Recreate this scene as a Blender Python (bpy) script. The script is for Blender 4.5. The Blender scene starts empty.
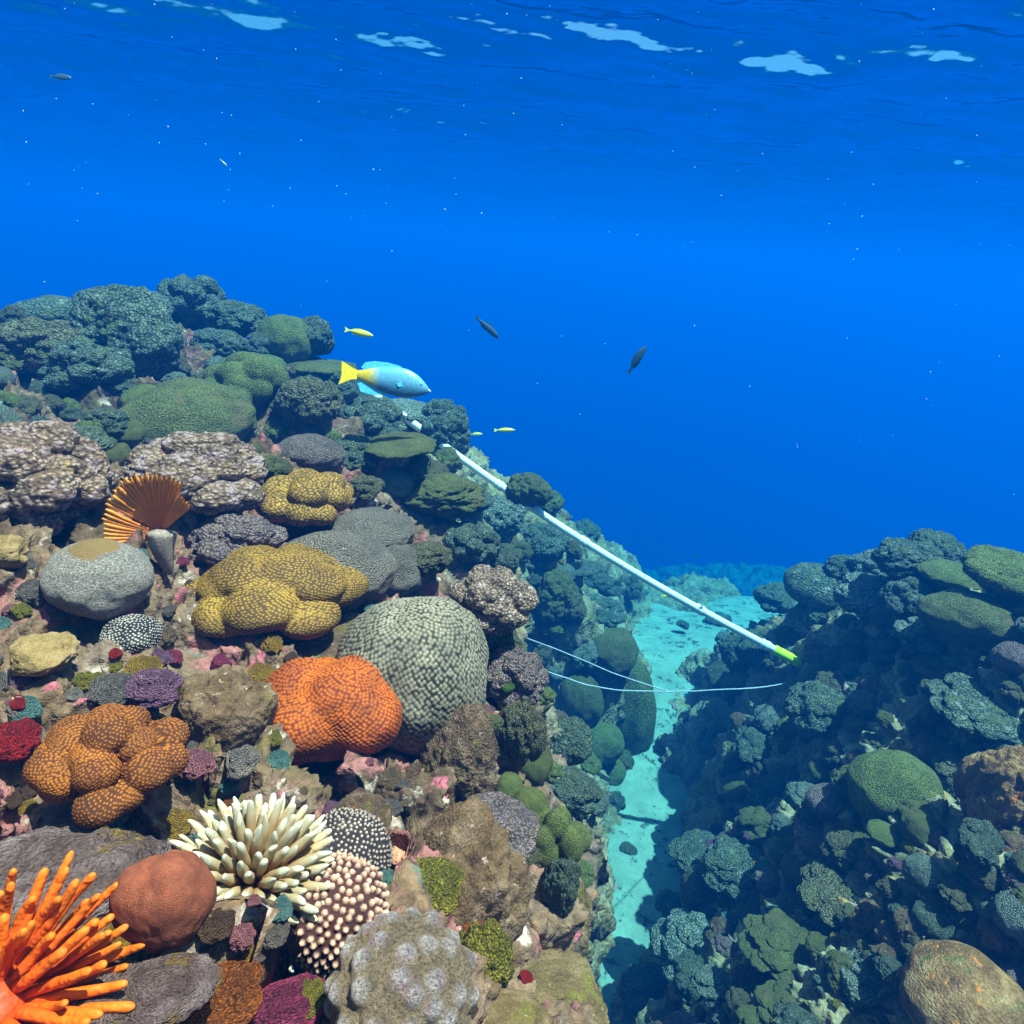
import bpy, bmesh, math, random
import numpy as np
from mathutils import Vector, Matrix, Euler
from mathutils.bvhtree import BVHTree
from mathutils.kdtree import KDTree
sc = bpy.context.scene
col = sc.collection
random.seed(7)
R = math.radians

# ------------------------------------------------------------------ camera, sun, water light
F = 667.0
PITCH, ROLL = R(-21.0), R(5.0)
cd = bpy.data.cameras.new("camera")
cam = bpy.data.objects.new("camera", cd); col.objects.link(cam)
cd.sensor_width = 36; cd.lens = 36 * F / 1024; cd.clip_start = 0.02; cd.clip_end = 400
CM = Matrix.Rotation(R(90) + PITCH, 4, 'X') @ Matrix.Rotation(ROLL, 4, 'Z')
cam.matrix_world = CM
sc.camera = cam
M3 = np.array(CM.to_3x3())

def ray(px, py):
    v = M3 @ np.array([(px - 512) / F, -(py - 512) / F, -1.0])
    return v / np.linalg.norm(v)
def at(px, py, d):
    return ray(px, py) * d

SUN_DIR = Vector((0.29, -0.04, 0.95)).normalized()
elev = math.asin(SUN_DIR.z); azim = math.atan2(SUN_DIR.x, SUN_DIR.y)
sun = bpy.data.lights.new("sun", 'SUN'); sun.energy = 5.0; sun.angle = R(0.6); sun.color = (1.0, 0.75, 0.69)
so = bpy.data.objects.new("sun", sun); col.objects.link(so)
so.rotation_euler = SUN_DIR.to_track_quat('Z', 'Y').to_euler()
w = bpy.data.worlds.new("World"); sc.world = w; w.use_nodes = True
nt = w.node_tree; bg = nt.nodes["Background"]
sky = nt.nodes.new("ShaderNodeTexSky"); sky.sky_type = 'NISHITA'; sky.sun_disc = False
sky.dust_density = 2.5; sky.sun_elevation = elev; sky.sun_rotation = azim
nt.links.new(sky.outputs[0], bg.inputs[0]); bg.inputs[1].default_value = 0.055
vs = sc.view_settings; vs.view_transform = 'Standard'; vs.look = 'None'; vs.gamma = 1; vs.exposure = 1.78
sc.render.engine = 'CYCLES'
cy = sc.cycles
cy.max_bounces = 5; cy.diffuse_bounces = 1; cy.glossy_bounces = 2; cy.transmission_bounces = 2
cy.volume_bounces = 0; cy.transparent_max_bounces = 6
cy.use_denoising = True
cy.caustics_reflective = False; cy.caustics_refractive = False
cy.sample_clamp_indirect = 4

SURF_Z = 1.9

# ------------------------------------------------------------------ numpy noise
def _h(ix, iy, iz, k):
    h = (ix * 374761393 + iy * 668265263 + iz * 2147483647 * 3 + k * 1274126177) & 0xFFFFFFFF
    h = ((h ^ (h >> 13)) * 1274126177) & 0xFFFFFFFF
    h = ((h ^ (h >> 16)) * 2246822519) & 0xFFFFFFFF
    return ((h ^ (h >> 15)) & 0xFFFFFF) / float(0x1000000)
def vnoise(p, k=0):
    i = np.floor(p).astype(np.int64); f = p - i; u = f * f * f * (f * (f * 6 - 15) + 10)
    out = 0
    for dx in (0, 1):
        for dy in (0, 1):
            for dz in (0, 1):
                wt = (u[:, 0] if dx else 1 - u[:, 0]) * (u[:, 1] if dy else 1 - u[:, 1]) * (u[:, 2] if dz else 1 - u[:, 2])
                out = out + wt * _h(i[:, 0] + dx, i[:, 1] + dy, i[:, 2] + dz, k)
    return out * 2 - 1
def fbm(p, o=4, k=0, g=0.5):
    a, s, t = 1.0, 0.0, 0
    for j in range(o):
        t = t + a * vnoise(p * 2 ** j + 17.3 * j, k + j); a *= g
    return t
def worley(p, k=0):
    i = np.floor(p).astype(np.int64); f = p - i
    d = np.full(len(p), 9.0); cid = np.zeros(len(p))
    for dx in (-1, 0, 1):
        for dy in (-1, 0, 1):
            for dz in (-1, 0, 1):
                cx, cy_, cz = i[:, 0] + dx, i[:, 1] + dy, i[:, 2] + dz
                a = _h(cx, cy_, cz, k)
                e = (dx + a - f[:, 0]) ** 2 + (dy + _h(cx, cy_, cz, k + 1) - f[:, 1]) ** 2 + (dz + _h(cx, cy_, cz, k + 2) - f[:, 2]) ** 2
                m = e < d
                d = np.where(m, e, d); cid = np.where(m, a, cid)
    return np.sqrt(d), cid
def dome(p, k=0, r=0.85):
    d, c = worley(p, k)
    return np.clip(1 - (d / r) ** 2, 0, 1) ** 0.66

# ------------------------------------------------------------------ mesh helpers
def mesh_np(name, v, f, smooth=True, attrs=None):
    me = bpy.data.meshes.new(name)
    v = np.asarray(v, dtype=np.float32); f = np.asarray(f, dtype=np.int32)
    n, k = f.shape
    me.vertices.add(len(v)); me.vertices.foreach_set("co", v.ravel())
    me.loops.add(n * k); me.loops.foreach_set("vertex_index", f.ravel())
    me.polygons.add(n); me.polygons.foreach_set("loop_start", np.arange(0, n * k, k, dtype=np.int32))
    me.update(calc_edges=True)
    me.polygons.foreach_set("use_smooth", np.full(n, smooth))
    for a, val in (attrs or {}).items():
        at_ = me.attributes.new(a, 'FLOAT', 'POINT'); at_.data.foreach_set("value", np.asarray(val, dtype=np.float32))
    return me
def vnormals(v, f):
    a, b, c = v[f[:, 0]], v[f[:, 1]], v[f[:, 2]]
    n = np.cross(b - a, c - a)
    if f.shape[1] == 4: n = n + np.cross(c - a, v[f[:, 3]] - a)
    out = np.zeros_like(v)
    for k in range(f.shape[1]):
        for ax in range(3):
            out[:, ax] += np.bincount(f[:, k], n[:, ax], len(v))
    return out / (np.linalg.norm(out, axis=1, keepdims=True) + 1e-12)
_ico = {}
def ico(level):
    if level not in _ico:
        bm = bmesh.new(); bmesh.ops.create_icosphere(bm, subdivisions=level, radius=1)
        me = bpy.data.meshes.new("tmp"); bm.to_mesh(me); bm.free()
        v = np.zeros(len(me.vertices) * 3, dtype=np.float32); me.vertices.foreach_get("co", v)
        f = np.zeros(len(me.loops), dtype=np.int32); me.loops.foreach_get("vertex_index", f)
        bpy.data.meshes.remove(me)
        _ico[level] = (v.reshape(-1, 3).astype(np.float64), f.reshape(-1, 3))
    v, f = _ico[level]
    return v.copy(), f

def tag(o, label=None, cat=None, group=None, kind=None):
    if label: o["label"] = label
    if cat: o["category"] = cat
    if group: o["group"] = group
    if kind: o["kind"] = kind
    return o
def link(name, me, mat, parent=None):
    o = bpy.data.objects.new(name, me); col.objects.link(o)
    if mat and not me.materials: me.materials.append(mat)
    if parent: o.parent = parent
    return o

# ------------------------------------------------------------------ materials
class NT:
    def __init__(s, m): s.t = m.node_tree; s.n = s.t.nodes; s.l = s.t.links
    def add(s, ty, ins=None, **kw):
        n = s.n.new("ShaderNode" + ty)
        for k, v in kw.items(): setattr(n, k, v)
        for k, v in (ins or {}).items():
            if isinstance(v, bpy.types.NodeSocket): s.l.new(v, n.inputs[k])
            else: n.inputs[k].default_value = v
        return n
    def ramp(s, fac, stops, interp='LINEAR'):
        n = s.n.new("ShaderNodeValToRGB"); s.l.new(fac, n.inputs[0]); e = n.color_ramp; e.interpolation = interp
        while len(e.elements) < len(stops): e.elements.new(0.5)
        for i, (p, c) in enumerate(stops): e.elements[i].position = p; e.elements[i].color = (*c, 1) if len(c) == 3 else c
        return n.outputs[0]
    def mix(s, f, a, b, mode='MIX'):
        n = s.n.new("ShaderNodeMix"); n.data_type = 'RGBA'; n.blend_type = mode; n.clamp_factor = True
        for i, v in ((0, f), (6, a), (7, b)):
            if isinstance(v, bpy.types.NodeSocket): s.l.new(v, n.inputs[i])
            elif isinstance(v, (int, float)): n.inputs[i].default_value = v
            else: n.inputs[i].default_value = (*v, 1)
        return n.outputs[2]
    def math(s, op, a, b=0.0, clamp=False):
        n = s.n.new("ShaderNodeMath"); n.operation = op; n.use_clamp = clamp
        for i, v in ((0, a), (1, b)):
            if isinstance(v, bpy.types.NodeSocket): s.l.new(v, n.inputs[i])
            else: n.inputs[i].default_value = v
        return n.outputs[0]
    def noise(s, vec, scale, detail=4, rough=0.55, out=0):
        return s.add("TexNoise", {"Vector": vec, "Scale": scale, "Detail": detail, "Roughness": rough}).outputs[out]
    def voro(s, vec, scale, feature='F1', out=0, rand=1.0):
        return s.add("TexVoronoi", {"Vector": vec, "Scale": scale, "Randomness": rand}, feature=feature).outputs[out]
    def maprange(s, v, a, b, c=0.0, d=1.0):
        return s.add("MapRange", {0: v, 1: a, 2: b, 3: c, 4: d}).outputs[0]
def new_mat(name, rough=0.75, spec=0.25):
    m = bpy.data.materials.new(name); m.use_nodes = True
    T = NT(m); p = T.n["Principled BSDF"]
    p.inputs["Roughness"].default_value = rough; p.inputs["Specular IOR Level"].default_value = spec
    return m, T, p
ALB = (0.80, 0.65, 0.53)     # corals and encrusted rock are dark things: low albedos, with warmer light put in as a tint
def skin(T, p, c, alb=None):
    T.l.new(T.mix(1.0, c, alb or ALB, 'MULTIPLY'), p.inputs["Base Color"])
def coords(T): return T.add("TexCoord").outputs["Object"]

def rock_mat(name, stops, patches=(), scale=3.0, bump=0.6, fine=40.0, bdist=0.01, turf=False):
    """mottled encrusted rock; stops colour it, patches are (colour, scale, threshold) crusts"""
    m, T, p = new_mat(name, 0.85, 0.15)
    c = coords(T)
    warp = T.noise(c, scale * 2.2, 3, out=1)
    cw = T.add("VectorMath", {0: c, 1: warp}, operation='ADD').outputs[0] if False else c
    n1 = T.noise(cw, scale, 6, 0.68)
    col_ = T.ramp(n1, stops)
    n2 = T.noise(cw, fine, 4, 0.7)
    col_ = T.mix(0.75, col_, T.ramp(n2, [(0.28, (0.35, 0.35, 0.35)), (0.5, (0.9, 0.9, 0.9)), (0.72, (1.7, 1.65, 1.6))]), 'MULTIPLY')
    for i, (pc, ps, th) in enumerate(patches):
        off = T.add("VectorMath", {0: cw, 1: (3.7 * i + 1.3, 7.1 * i, 2.9 * i)}, operation='ADD').outputs[0]
        f = T.maprange(T.noise(off, ps, 5, 0.65), th, th + 0.05)
        pcol = T.mix(1.0, pc, T.ramp(T.noise(off, fine * 0.7, 3, 0.7), [(0.3, (0.5, 0.5, 0.5)), (0.7, (1.5, 1.5, 1.5))]), 'MULTIPLY')
        col_ = T.mix(f, col_, pcol)
    if turf:                                                     # algal turf colour past the pink crusts, paler to offset light lost in the water
        x = T.add("SeparateXYZ", {0: c}); q = T.math('ADD', x.outputs[0], T.math('MULTIPLY', x.outputs[1], 0.45))
        f = T.maprange(T.math('ADD', q, T.math('MULTIPLY', T.noise(c, 1.2, 3), 0.8)), 1.1, 2.0)
        tc = T.ramp(T.noise(c, scale * 1.3, 6, 0.7), [(0.3, (0.07, 0.08, 0.05)), (0.42, (0.18, 0.20, 0.12)), (0.52, (0.32, 0.32, 0.2)), (0.6, (0.3, 0.36, 0.27)), (0.72, (0.56, 0.56, 0.46))])
        tc = T.mix(T.maprange(T.noise(c, 6.0, 5, 0.7), 0.6, 0.66), tc, (0.42, 0.3, 0.12))
        tc = T.mix(T.maprange(T.noise(c, 13.0, 4, 0.7), 0.62, 0.66), tc, (0.5, 0.38, 0.45))
        tc = T.mix(0.8, tc, T.ramp(n2, [(0.28, (0.35, 0.35, 0.35)), (0.5, (1, 1, 1)), (0.72, (1.8, 1.8, 1.75))]), 'MULTIPLY')
        col_ = T.mix(f, col_, tc)
    skin(T, p, col_)
    h = T.math('ADD', T.math('MULTIPLY', T.noise(cw, fine * 0.5, 5, 0.7), 1.0), T.math('MULTIPLY', T.voro(cw, fine * 0.9), -0.5))
    b = T.add("Bump", {"Height": h, "Strength": bump, "Distance": bdist})
    T.l.new(b.outputs[0], p.inputs["Normal"])
    return m

# ------------------------------------------------------------------ the water around (haze) and its surface
def build_water():
    bm = bmesh.new(); bmesh.ops.create_cube(bm, size=1)
    bmesh.ops.scale(bm, vec=(200, 200, 30), verts=bm.verts)
    me = bpy.data.meshes.new("haze"); bm.to_mesh(me); bm.free()
    m = bpy.data.materials.new("sea water body"); m.use_nodes = True; T = NT(m)
    T.n.remove(T.n["Principled BSDF"])
    D = WD
    pv = T.add("VolumePrincipled", {"Color": (*WC, 1), "Density": D, "Absorption Color": (*WA, 1), "Anisotropy": 0.15})
    T.l.new(pv.outputs[0], T.n["Material Output"].inputs["Volume"])
    o = link("haze", me, m); o.location = (0, 0, SURF_Z + 0.45 - 15)
    tag(o, "clear blue sea water filling the whole view and fading the far reef", kind="stuff")
WD = 0.20
WC = (0.0, 0.0475, 0.19)
WA = (0.02, 0.61, 0.963)
build_water()

def build_surface():
    rr = np.concatenate([[0.0], np.geomspace(0.6, 2.5, 30)[:-1], np.geomspace(2.5, 14, 520)[:-1], np.geomspace(14, 92, 170)])
    th = np.concatenate([np.linspace(-math.pi, -0.85, 120, endpoint=False), np.linspace(-0.85, 0.85, 900, endpoint=False), np.linspace(0.85, math.pi, 120, endpoint=False)])
    A, B = np.meshgrid(rr, th, indexing='ij')
    x, y = (A * np.sin(B)).ravel(), (A * np.cos(B)).ravel()
    z = np.zeros_like(x)
    rng = np.random.RandomState(3)
    for k in range(26):
        lam = 0.28 * 1.17 ** k if k < 18 else rng.uniform(0.5, 2.5)
        an = rng.normal(0.5, 0.65) + math.pi / 2; q = 2 * math.pi / lam
        z += 0.0056 * lam ** 0.95 * np.sin(q * (x * math.cos(an) + y * math.sin(an)) + rng.uniform(0, 6.28))
    p = np.stack([x * 1.3, y * 2.6, x * 0], 1)
    near = np.clip(1.3 - np.hypot(x, y) / 14, 0, 1)
    z += 0.013 * fbm(p, 4, 5) + near * (0.0022 * fbm(p * 5, 3, 25) + 0.0008 * fbm(p * 17, 3, 29))
    v = np.stack([x, y, z], 1)
    nr, nth = A.shape
    I, J = np.meshgrid(np.arange(nr - 1), np.arange(nth), indexing='ij')
    a = (I * nth + J).ravel(); b = (I * nth + (J + 1) % nth).ravel()
    f = np.stack([a, b, b + nth, a + nth], 1)[:, ::-1]
    me = mesh_np("water_surface", v, f)
    m = bpy.data.materials.new("water surface"); m.use_nodes = True; T = NT(m); T.n.remove(T.n["Principled BSDF"])
    g = T.add("NewGeometry")
    dt = T.math('ABSOLUTE', T.add("VectorMath", {0: g.outputs["Normal"], 1: g.outputs["Incoming"]}, operation='DOT_PRODUCT').outputs["Value"])
    # beyond the critical angle the underside mirrors the water, inside it one looks out at the sky
    fac = T.maprange(dt, 0.44, 0.47)
    gl = T.add("BsdfGlossy", {"Color": (0.3, 0.45, 0.62, 1), "Roughness": 0.04})
    tr = T.add("BsdfTransparent", {"Color": (1, 1, 1, 1)})
    mx = T.add("MixShader", {0: fac, 1: gl.outputs[0], 2: tr.outputs[0]})
    T.l.new(mx.outputs[0], T.n["Material Output"].inputs["Surface"])
    o = link("water_surface", me, m); o.location.z = SURF_Z
    tag(o, "rippled underside of the sea surface with bright sky patches", kind="structure")
build_surface()
# ------------------------------------------------------------------ the reef: one sheet of rock through surveyed points
SAND_Z = -3.9
def floor_pt(px, py, z):
    r = ray(px, py); return r * (z / r[2])
CP = [at(*a) for a in [
    (-60,1060,.72),(0,1024,.80),(150,1024,.80),(300,1024,.84),(450,1024,.97),(560,1024,1.25),
    (0,900,.92),(150,900,.98),(300,900,1.05),(440,900,1.15),(530,900,1.4),
    (0,780,1.1),(150,780,1.18),(300,780,1.28),(430,780,1.42),(490,780,1.6),
    (0,660,1.3),(150,660,1.4),(300,640,1.58),(430,640,1.72),(510,660,1.85),
    (-100,560,1.5),(0,560,1.6),(150,560,1.72),(300,540,1.92),(420,540,2.25),
    (-100,500,1.85),(0,490,1.95),(100,500,2.1),(200,500,2.2),(310,480,2.45),
    (-100,440,3.4),(0,440,3.4),(50,430,3.5),(100,440,3.3),(400,480,3.2),
    (-100,345,4.4),(0,365,4.5),(50,350,4.8),(130,360,4.6),(200,345,5.2),(290,365,5.0),(350,400,5.0),(410,430,4.9),
    (-60,400,4.0),(30,400,4.1),(180,425,3.8),(250,410,4.0),(330,435,3.9),(420,480,4.0),(460,460,5.2),
    (480,560,3.2),(500,620,2.9),(515,700,2.5),(535,760,2.45),(550,850,2.4),(560,950,2.2),
    (540,505,5.8),(585,525,7.2),(620,545,8.6),(590,600,5.5),(620,600,6.6),(590,700,4.2),(618,700,4.9),(560,800,3.1),
    # right reef
    (650,1040,4.4),
    
    (1024,710,2.7),(1150,700,2.4),
    (755,700,5.0),(790,690,4.6),(850,690,4.2),(950,690,3.7),
    (740,640,6.2),(800,585,5.6),(760,596,6.3),(840,572,5.2),(890,556,4.8),(940,558,4.4),(722,608,7.2),(735,605,7.0),(765,592,6.4),(722,640,6.6),(728,665,5.8),(790,605,5.9),(870,590,4.9),(950,600,4.4),(1024,580,4.0),(1150,560,3.6)]]
CP += [floor_pt(px, py, -4.35) for px, py in [(612,1000),(590,900),(600,950),(650,830),(690,800),(655,760),(690,740),(665,700),(700,680),(680,650),(640,850),(670,850),(672,600),(660,560),(700,575),(660,900),(640,960),(665,660),(684,735),(656,640),(675,690),(690,690),(672,760),(660,620),(590,1000),(575,1000),(582,950),(592,890),(602,860),(612,845),(622,1000),(600,940),(632,930),(605,880),(655,880),(615,830),(678,830),(640,780),(694,780),(650,730),(694,720),(700,700)]]
CP += [floor_pt(px, py, z) for px, py, z in [(705,1040,-2.85),(760,1040,-2.35),(830,1040,-2.1),(900,1040,-1.95),(1024,1040,-1.95),(1150,1040,-1.8),(722,930,-2.85),(765,920,-2.35),(820,900,-2.1),(880,880,-1.95),(940,880,-1.95),(1000,900,-2.0),(775,820,-2.5),(825,800,-2.15),(900,790,-1.85),(960,800,-1.6),(1024,820,-1.75),(1150,820,-1.7)]]
CP += [np.array(p) for p in [(-3,9,-4.8),(-1,10,-5.4),(-6,8.5,-3.6),(-10,5,-2.5),(-8,1,-1.5),(-3,-1,-1.0),(0,-1.5,-1.5),(3,-1.5,-2.5),(7,2,-2.2),(8,6,-3.2),(5,9.5,-7.5),(2.4,10.3,-7.5),(1.6,12,-10),(-4,14,-7.2),(6,14,-12),(-12,14,-6.5),(0,18,-14),(12,12,-11),(14,3,-3),(-14,-6,-2),(10,-8,-3),(0,-8,-3)]]
CP += [np.array((r * math.sin(R(a)), r * math.cos(R(a)), z)) for r, a, z in [(.4,19,-2.4),(.55,18,-3.0),(.75,17.5,-3.4),(1.0,17,-3.8),(1.4,15.5,-4.1),(1.4,18,-4.3),(1.9,16,-4.4),(1.9,19,-4.4),(2.4,17.5,-4.5),(3.0,16,-4.5),(3.3,18,-4.5),(.9,24,-3.5),(1.4,24,-3.6),(.5,30,-2.7),(.9,32,-2.6),(1.2,36,-2.2),(.5,45,-2.4),(.85,44,-2.1),(.6,60,-2.0),(.9,58,-1.9),(.35,90,-1.7),(.3,130,-1.3)]]
CP = np.array(CP)
def rbf(P, val, Q):
    # bounded blend: local planes through the surveyed points, weighted by nearness
    out = np.zeros(len(Q)); dd = np.linalg.norm(P[:, None] - P[None], axis=2)
    grad = []
    for i in range(len(P)):
        w = 1 / (dd[i] ** 2 + 0.02) ** 1.5; w[i] = 0
        X = P - P[i]; A = (X * w[:, None]).T @ X + np.eye(2) * w.sum() * 0.02
        grad.append(np.linalg.solve(A, (X * w[:, None]).T @ (val - val[i])))
    grad = np.clip(np.array(grad), -3, 3) * 0.7
    for i in range(0, len(Q), 30000):
        q = Q[i:i + 30000]
        d2 = ((q[:, None] - P[None]) ** 2).sum(2)
        w = 1 / (d2 + 0.003) ** 2
        pl = val[None] + np.clip(((q[:, None] - P[None]) * grad[None]).sum(2), -0.3, 0.3)
        out[i:i + 30000] = (w * pl).sum(1) / w.sum(1)
    return out

def sheet(name, rr, th, zf, hole=None):
    A, B = np.meshgrid(rr, th, indexing='ij')
    x, y = (A * np.sin(B)).ravel(), (A * np.cos(B)).ravel()
    v = np.stack([x, y, zf(x, y)], 1)
    nth = len(th); I, J = np.meshgrid(np.arange(len(rr) - 1), np.arange(nth - 1), indexing='ij')
    a = (I * nth + J).ravel()
    f = np.stack([a, a + 1, a + nth + 1, a + nth], 1)[:, ::-1]
    return v, f
REEF = None
def build_reef():
    global REEF, REEF_V
    rr = np.concatenate([np.linspace(0.02, 0.35, 20)[:-1], np.geomspace(0.35, 24, 900)])
    th = np.concatenate([np.linspace(-2.6, -0.95, 60)[:-1], np.linspace(-0.95, 1.0, 900), np.linspace(1.0, 2.6, 60)[1:]])
    def zf(x, y):
        r = np.hypot(x, y); lp = lambda X, Y: np.stack([np.log(np.maximum(np.hypot(X, Y), 0.25)), np.arctan2(X, Y)], 1)
        return rbf(lp(CP[:, 0], CP[:, 1]), CP[:, 2], lp(x, y))
    v, f = sheet("reef", rr, th, zf)
    # the right hand slope is a gentler one: ease its terraces
    Z = v[:, 2].reshape(len(rr), len(th)).copy(); S = Z.copy()
    for ax, k in ((0, 17), (1, 31)) * 3:
        pad = [(0, 0), (0, 0)]; pad[ax] = (k + 1, k)
        cs = np.cumsum(np.pad(S, pad, mode='edge'), axis=ax); m_ = 2 * k + 1
        S = ((cs[m_:] - cs[:-m_]) if ax == 0 else (cs[:, m_:] - cs[:, :-m_])) / m_
    wq = np.clip((np.degrees(th) - 23) / 7, 0, 1)[None, :]
    wq = wq * np.clip((3.2 - rr) / 0.8, 0, 1)[:, None]
    v[:, 2] = (Z * (1 - wq) + S * wq).ravel()
    azv = np.degrees(np.arctan2(v[:, 0], v[:, 1])); rgt = np.clip((azv - 22) / 8, 0, 1)
    n = vnormals(v, f); n[n[:, 2] < 0] *= -1
    r = np.linalg.norm(v[:, :2], axis=1)
    near = np.clip((3.2 - r) / 1.8, 0, 1)                       # big boulders far, rubble close by
    leftn = np.clip((0.6 - v[:, 0]) / 0.8, 0, 1) * near
    amp = (1 - 0.8 * leftn) * (1 - 0.5 * rgt)
    h = 0.23 * amp * (dome(v * 1.55 + 5, 11) - 0.35)
    v1 = v + n * h[:, None]
    h = 0.12 * (0.45 + 0.55 * amp) * (dome(v1 * 4.2 + 9, 21, 0.8) - 0.3)
    v1 = v1 + n * h[:, None]
    n1 = vnormals(v1, f)
    h = (0.05 + 0.025 * rgt) * (dome(v1 * 11 + 2, 31, 0.8) - 0.3) + (0.028 + 0.015 * rgt) * (dome(v1 * 24, 41, 0.8) - 0.3) + 0.02 * fbm(v1 * 5, 3, 3) + 0.012 * dome(v1 * 60, 51, .8) + 0.012 * fbm(v1 * 20, 3, 13)
    v2 = v1 + n1 * h[:, None]
    me = mesh_np("reef", v2, f)
    o = link("reef_slope", me, M_reef)
    tag(o, "rugged coral reef rock sloping down on both sides of a sand channel", kind="structure")
    REEF = BVHTree.FromPolygons([tuple(p) for p in v2[:, :]], f.tolist())
    REEF_V = v2

M_reef = rock_mat("reef rock", [(0.25, (0.045, 0.03, 0.02)), (0.42, (0.12, 0.085, 0.055)), (0.52, (0.22, 0.16, 0.10)), (0.62, (0.24, 0.19, 0.15)), (0.78, (0.46, 0.38, 0.33))],
    [((0.15, 0.14, 0.04), 2.1, 0.6), ((0.36, 0.17, 0.17), 5.0, 0.56), ((0.34, 0.2, 0.05), 6.5, 0.65), ((0.16, 0.27, 0.25), 4.0, 0.62), ((0.5, 0.46, 0.42), 9.0, 0.6), ((0.45, 0.14, 0.2), 11.0, 0.61), ((0.5, 0.2, 0.04), 13.0, 0.67), ((0.6, 0.57, 0.52), 23.0, 0.64)], scale=3.5, bump=0.9, fine=45, bdist=0.02, turf=True)
import time as _t; _a = _t.time()
build_reef(); print("reef", _t.time() - _a)

def build_sand():
    rr = np.geomspace(1.5, 92, 280); th = np.linspace(-1.6, 1.6, 420)
    def zf(x, y):
        p = np.stack([x, y, x * 0], 1)
        base = SAND_Z - 0.22 * np.clip(y - 6.5, 0, 2.5) - 1.1 * np.clip(y - 9.0, 0, 14) ** 1.1
        return base + 0.05 * fbm(p * 1.2, 3, 8) + 0.012 * fbm(p * 7, 3, 9)
    v, f = sheet("sand", rr, th, zf)
    m, T, p = new_mat("pale sand", 0.95, 0.1); c = coords(T)
    base = T.ramp(T.noise(c, 5, 6, 0.7), [(0.3, (0.18, 0.33, 0.30)), (0.55, (0.27, 0.48, 0.43)), (0.75, (0.34, 0.60, 0.53))])  # sand tinted blue-green: the cast of the water is put into its colour
    f1 = T.maprange(T.noise(c, 7, 5, 0.75), 0.56, 0.60)
    base = T.mix(f1, base, (0.07, 0.12, 0.12))
    skin(T, p, base)
    b = T.add("Bump", {"Height": T.noise(c, 14, 6, 0.7), "Strength": 0.8, "Distance": 0.03}); T.l.new(b.outputs[0], p.inputs["Normal"])
    o = link("sand_channel", mesh_np("sand", v, f), m)
    tag(o, "pale sand floor of the channel between the two reefs", kind="structure")
build_sand()
# ------------------------------------------------------------------ coral shapes (unit size, z up)
def smax(vals, k):
    m = vals.max(0); return m + np.log(np.exp(k * (vals - m)).sum(0)) / k
def fib(n):
    i = np.arange(n) + 0.5; ph = np.arccos(1 - 2 * i / n); t = math.pi * (1 + 5 ** 0.5) * i
    return np.stack([np.cos(t) * np.sin(ph), np.sin(t) * np.sin(ph), np.cos(ph)], 1)
def lobe_radius(u, n, seed, spread=0.5, lr=(0.38, 0.55), k=14, core=0.62, zmin=-0.25):
    rng = np.random.RandomState(seed)
    c = fib(int(n * 2 / (1 - zmin) + 1)); c = c[c[:, 2] > zmin]
    c = c + rng.normal(0, 0.16, c.shape); c = c / np.linalg.norm(c, axis=1, keepdims=True) * (spread * rng.uniform(0.85, 1.15, (len(c), 1)))
    rad = rng.uniform(*lr, len(c))
    ts = [np.full(len(u), core)]
    for ci, ri in zip(c, rad):
        b = u @ ci; disc = b * b - ci @ ci + ri * ri
        ts.append(np.where(disc > 0, b + np.sqrt(np.maximum(disc, 0)), 0.0))
    return smax(np.array(ts), k)
_cache = {}
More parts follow.
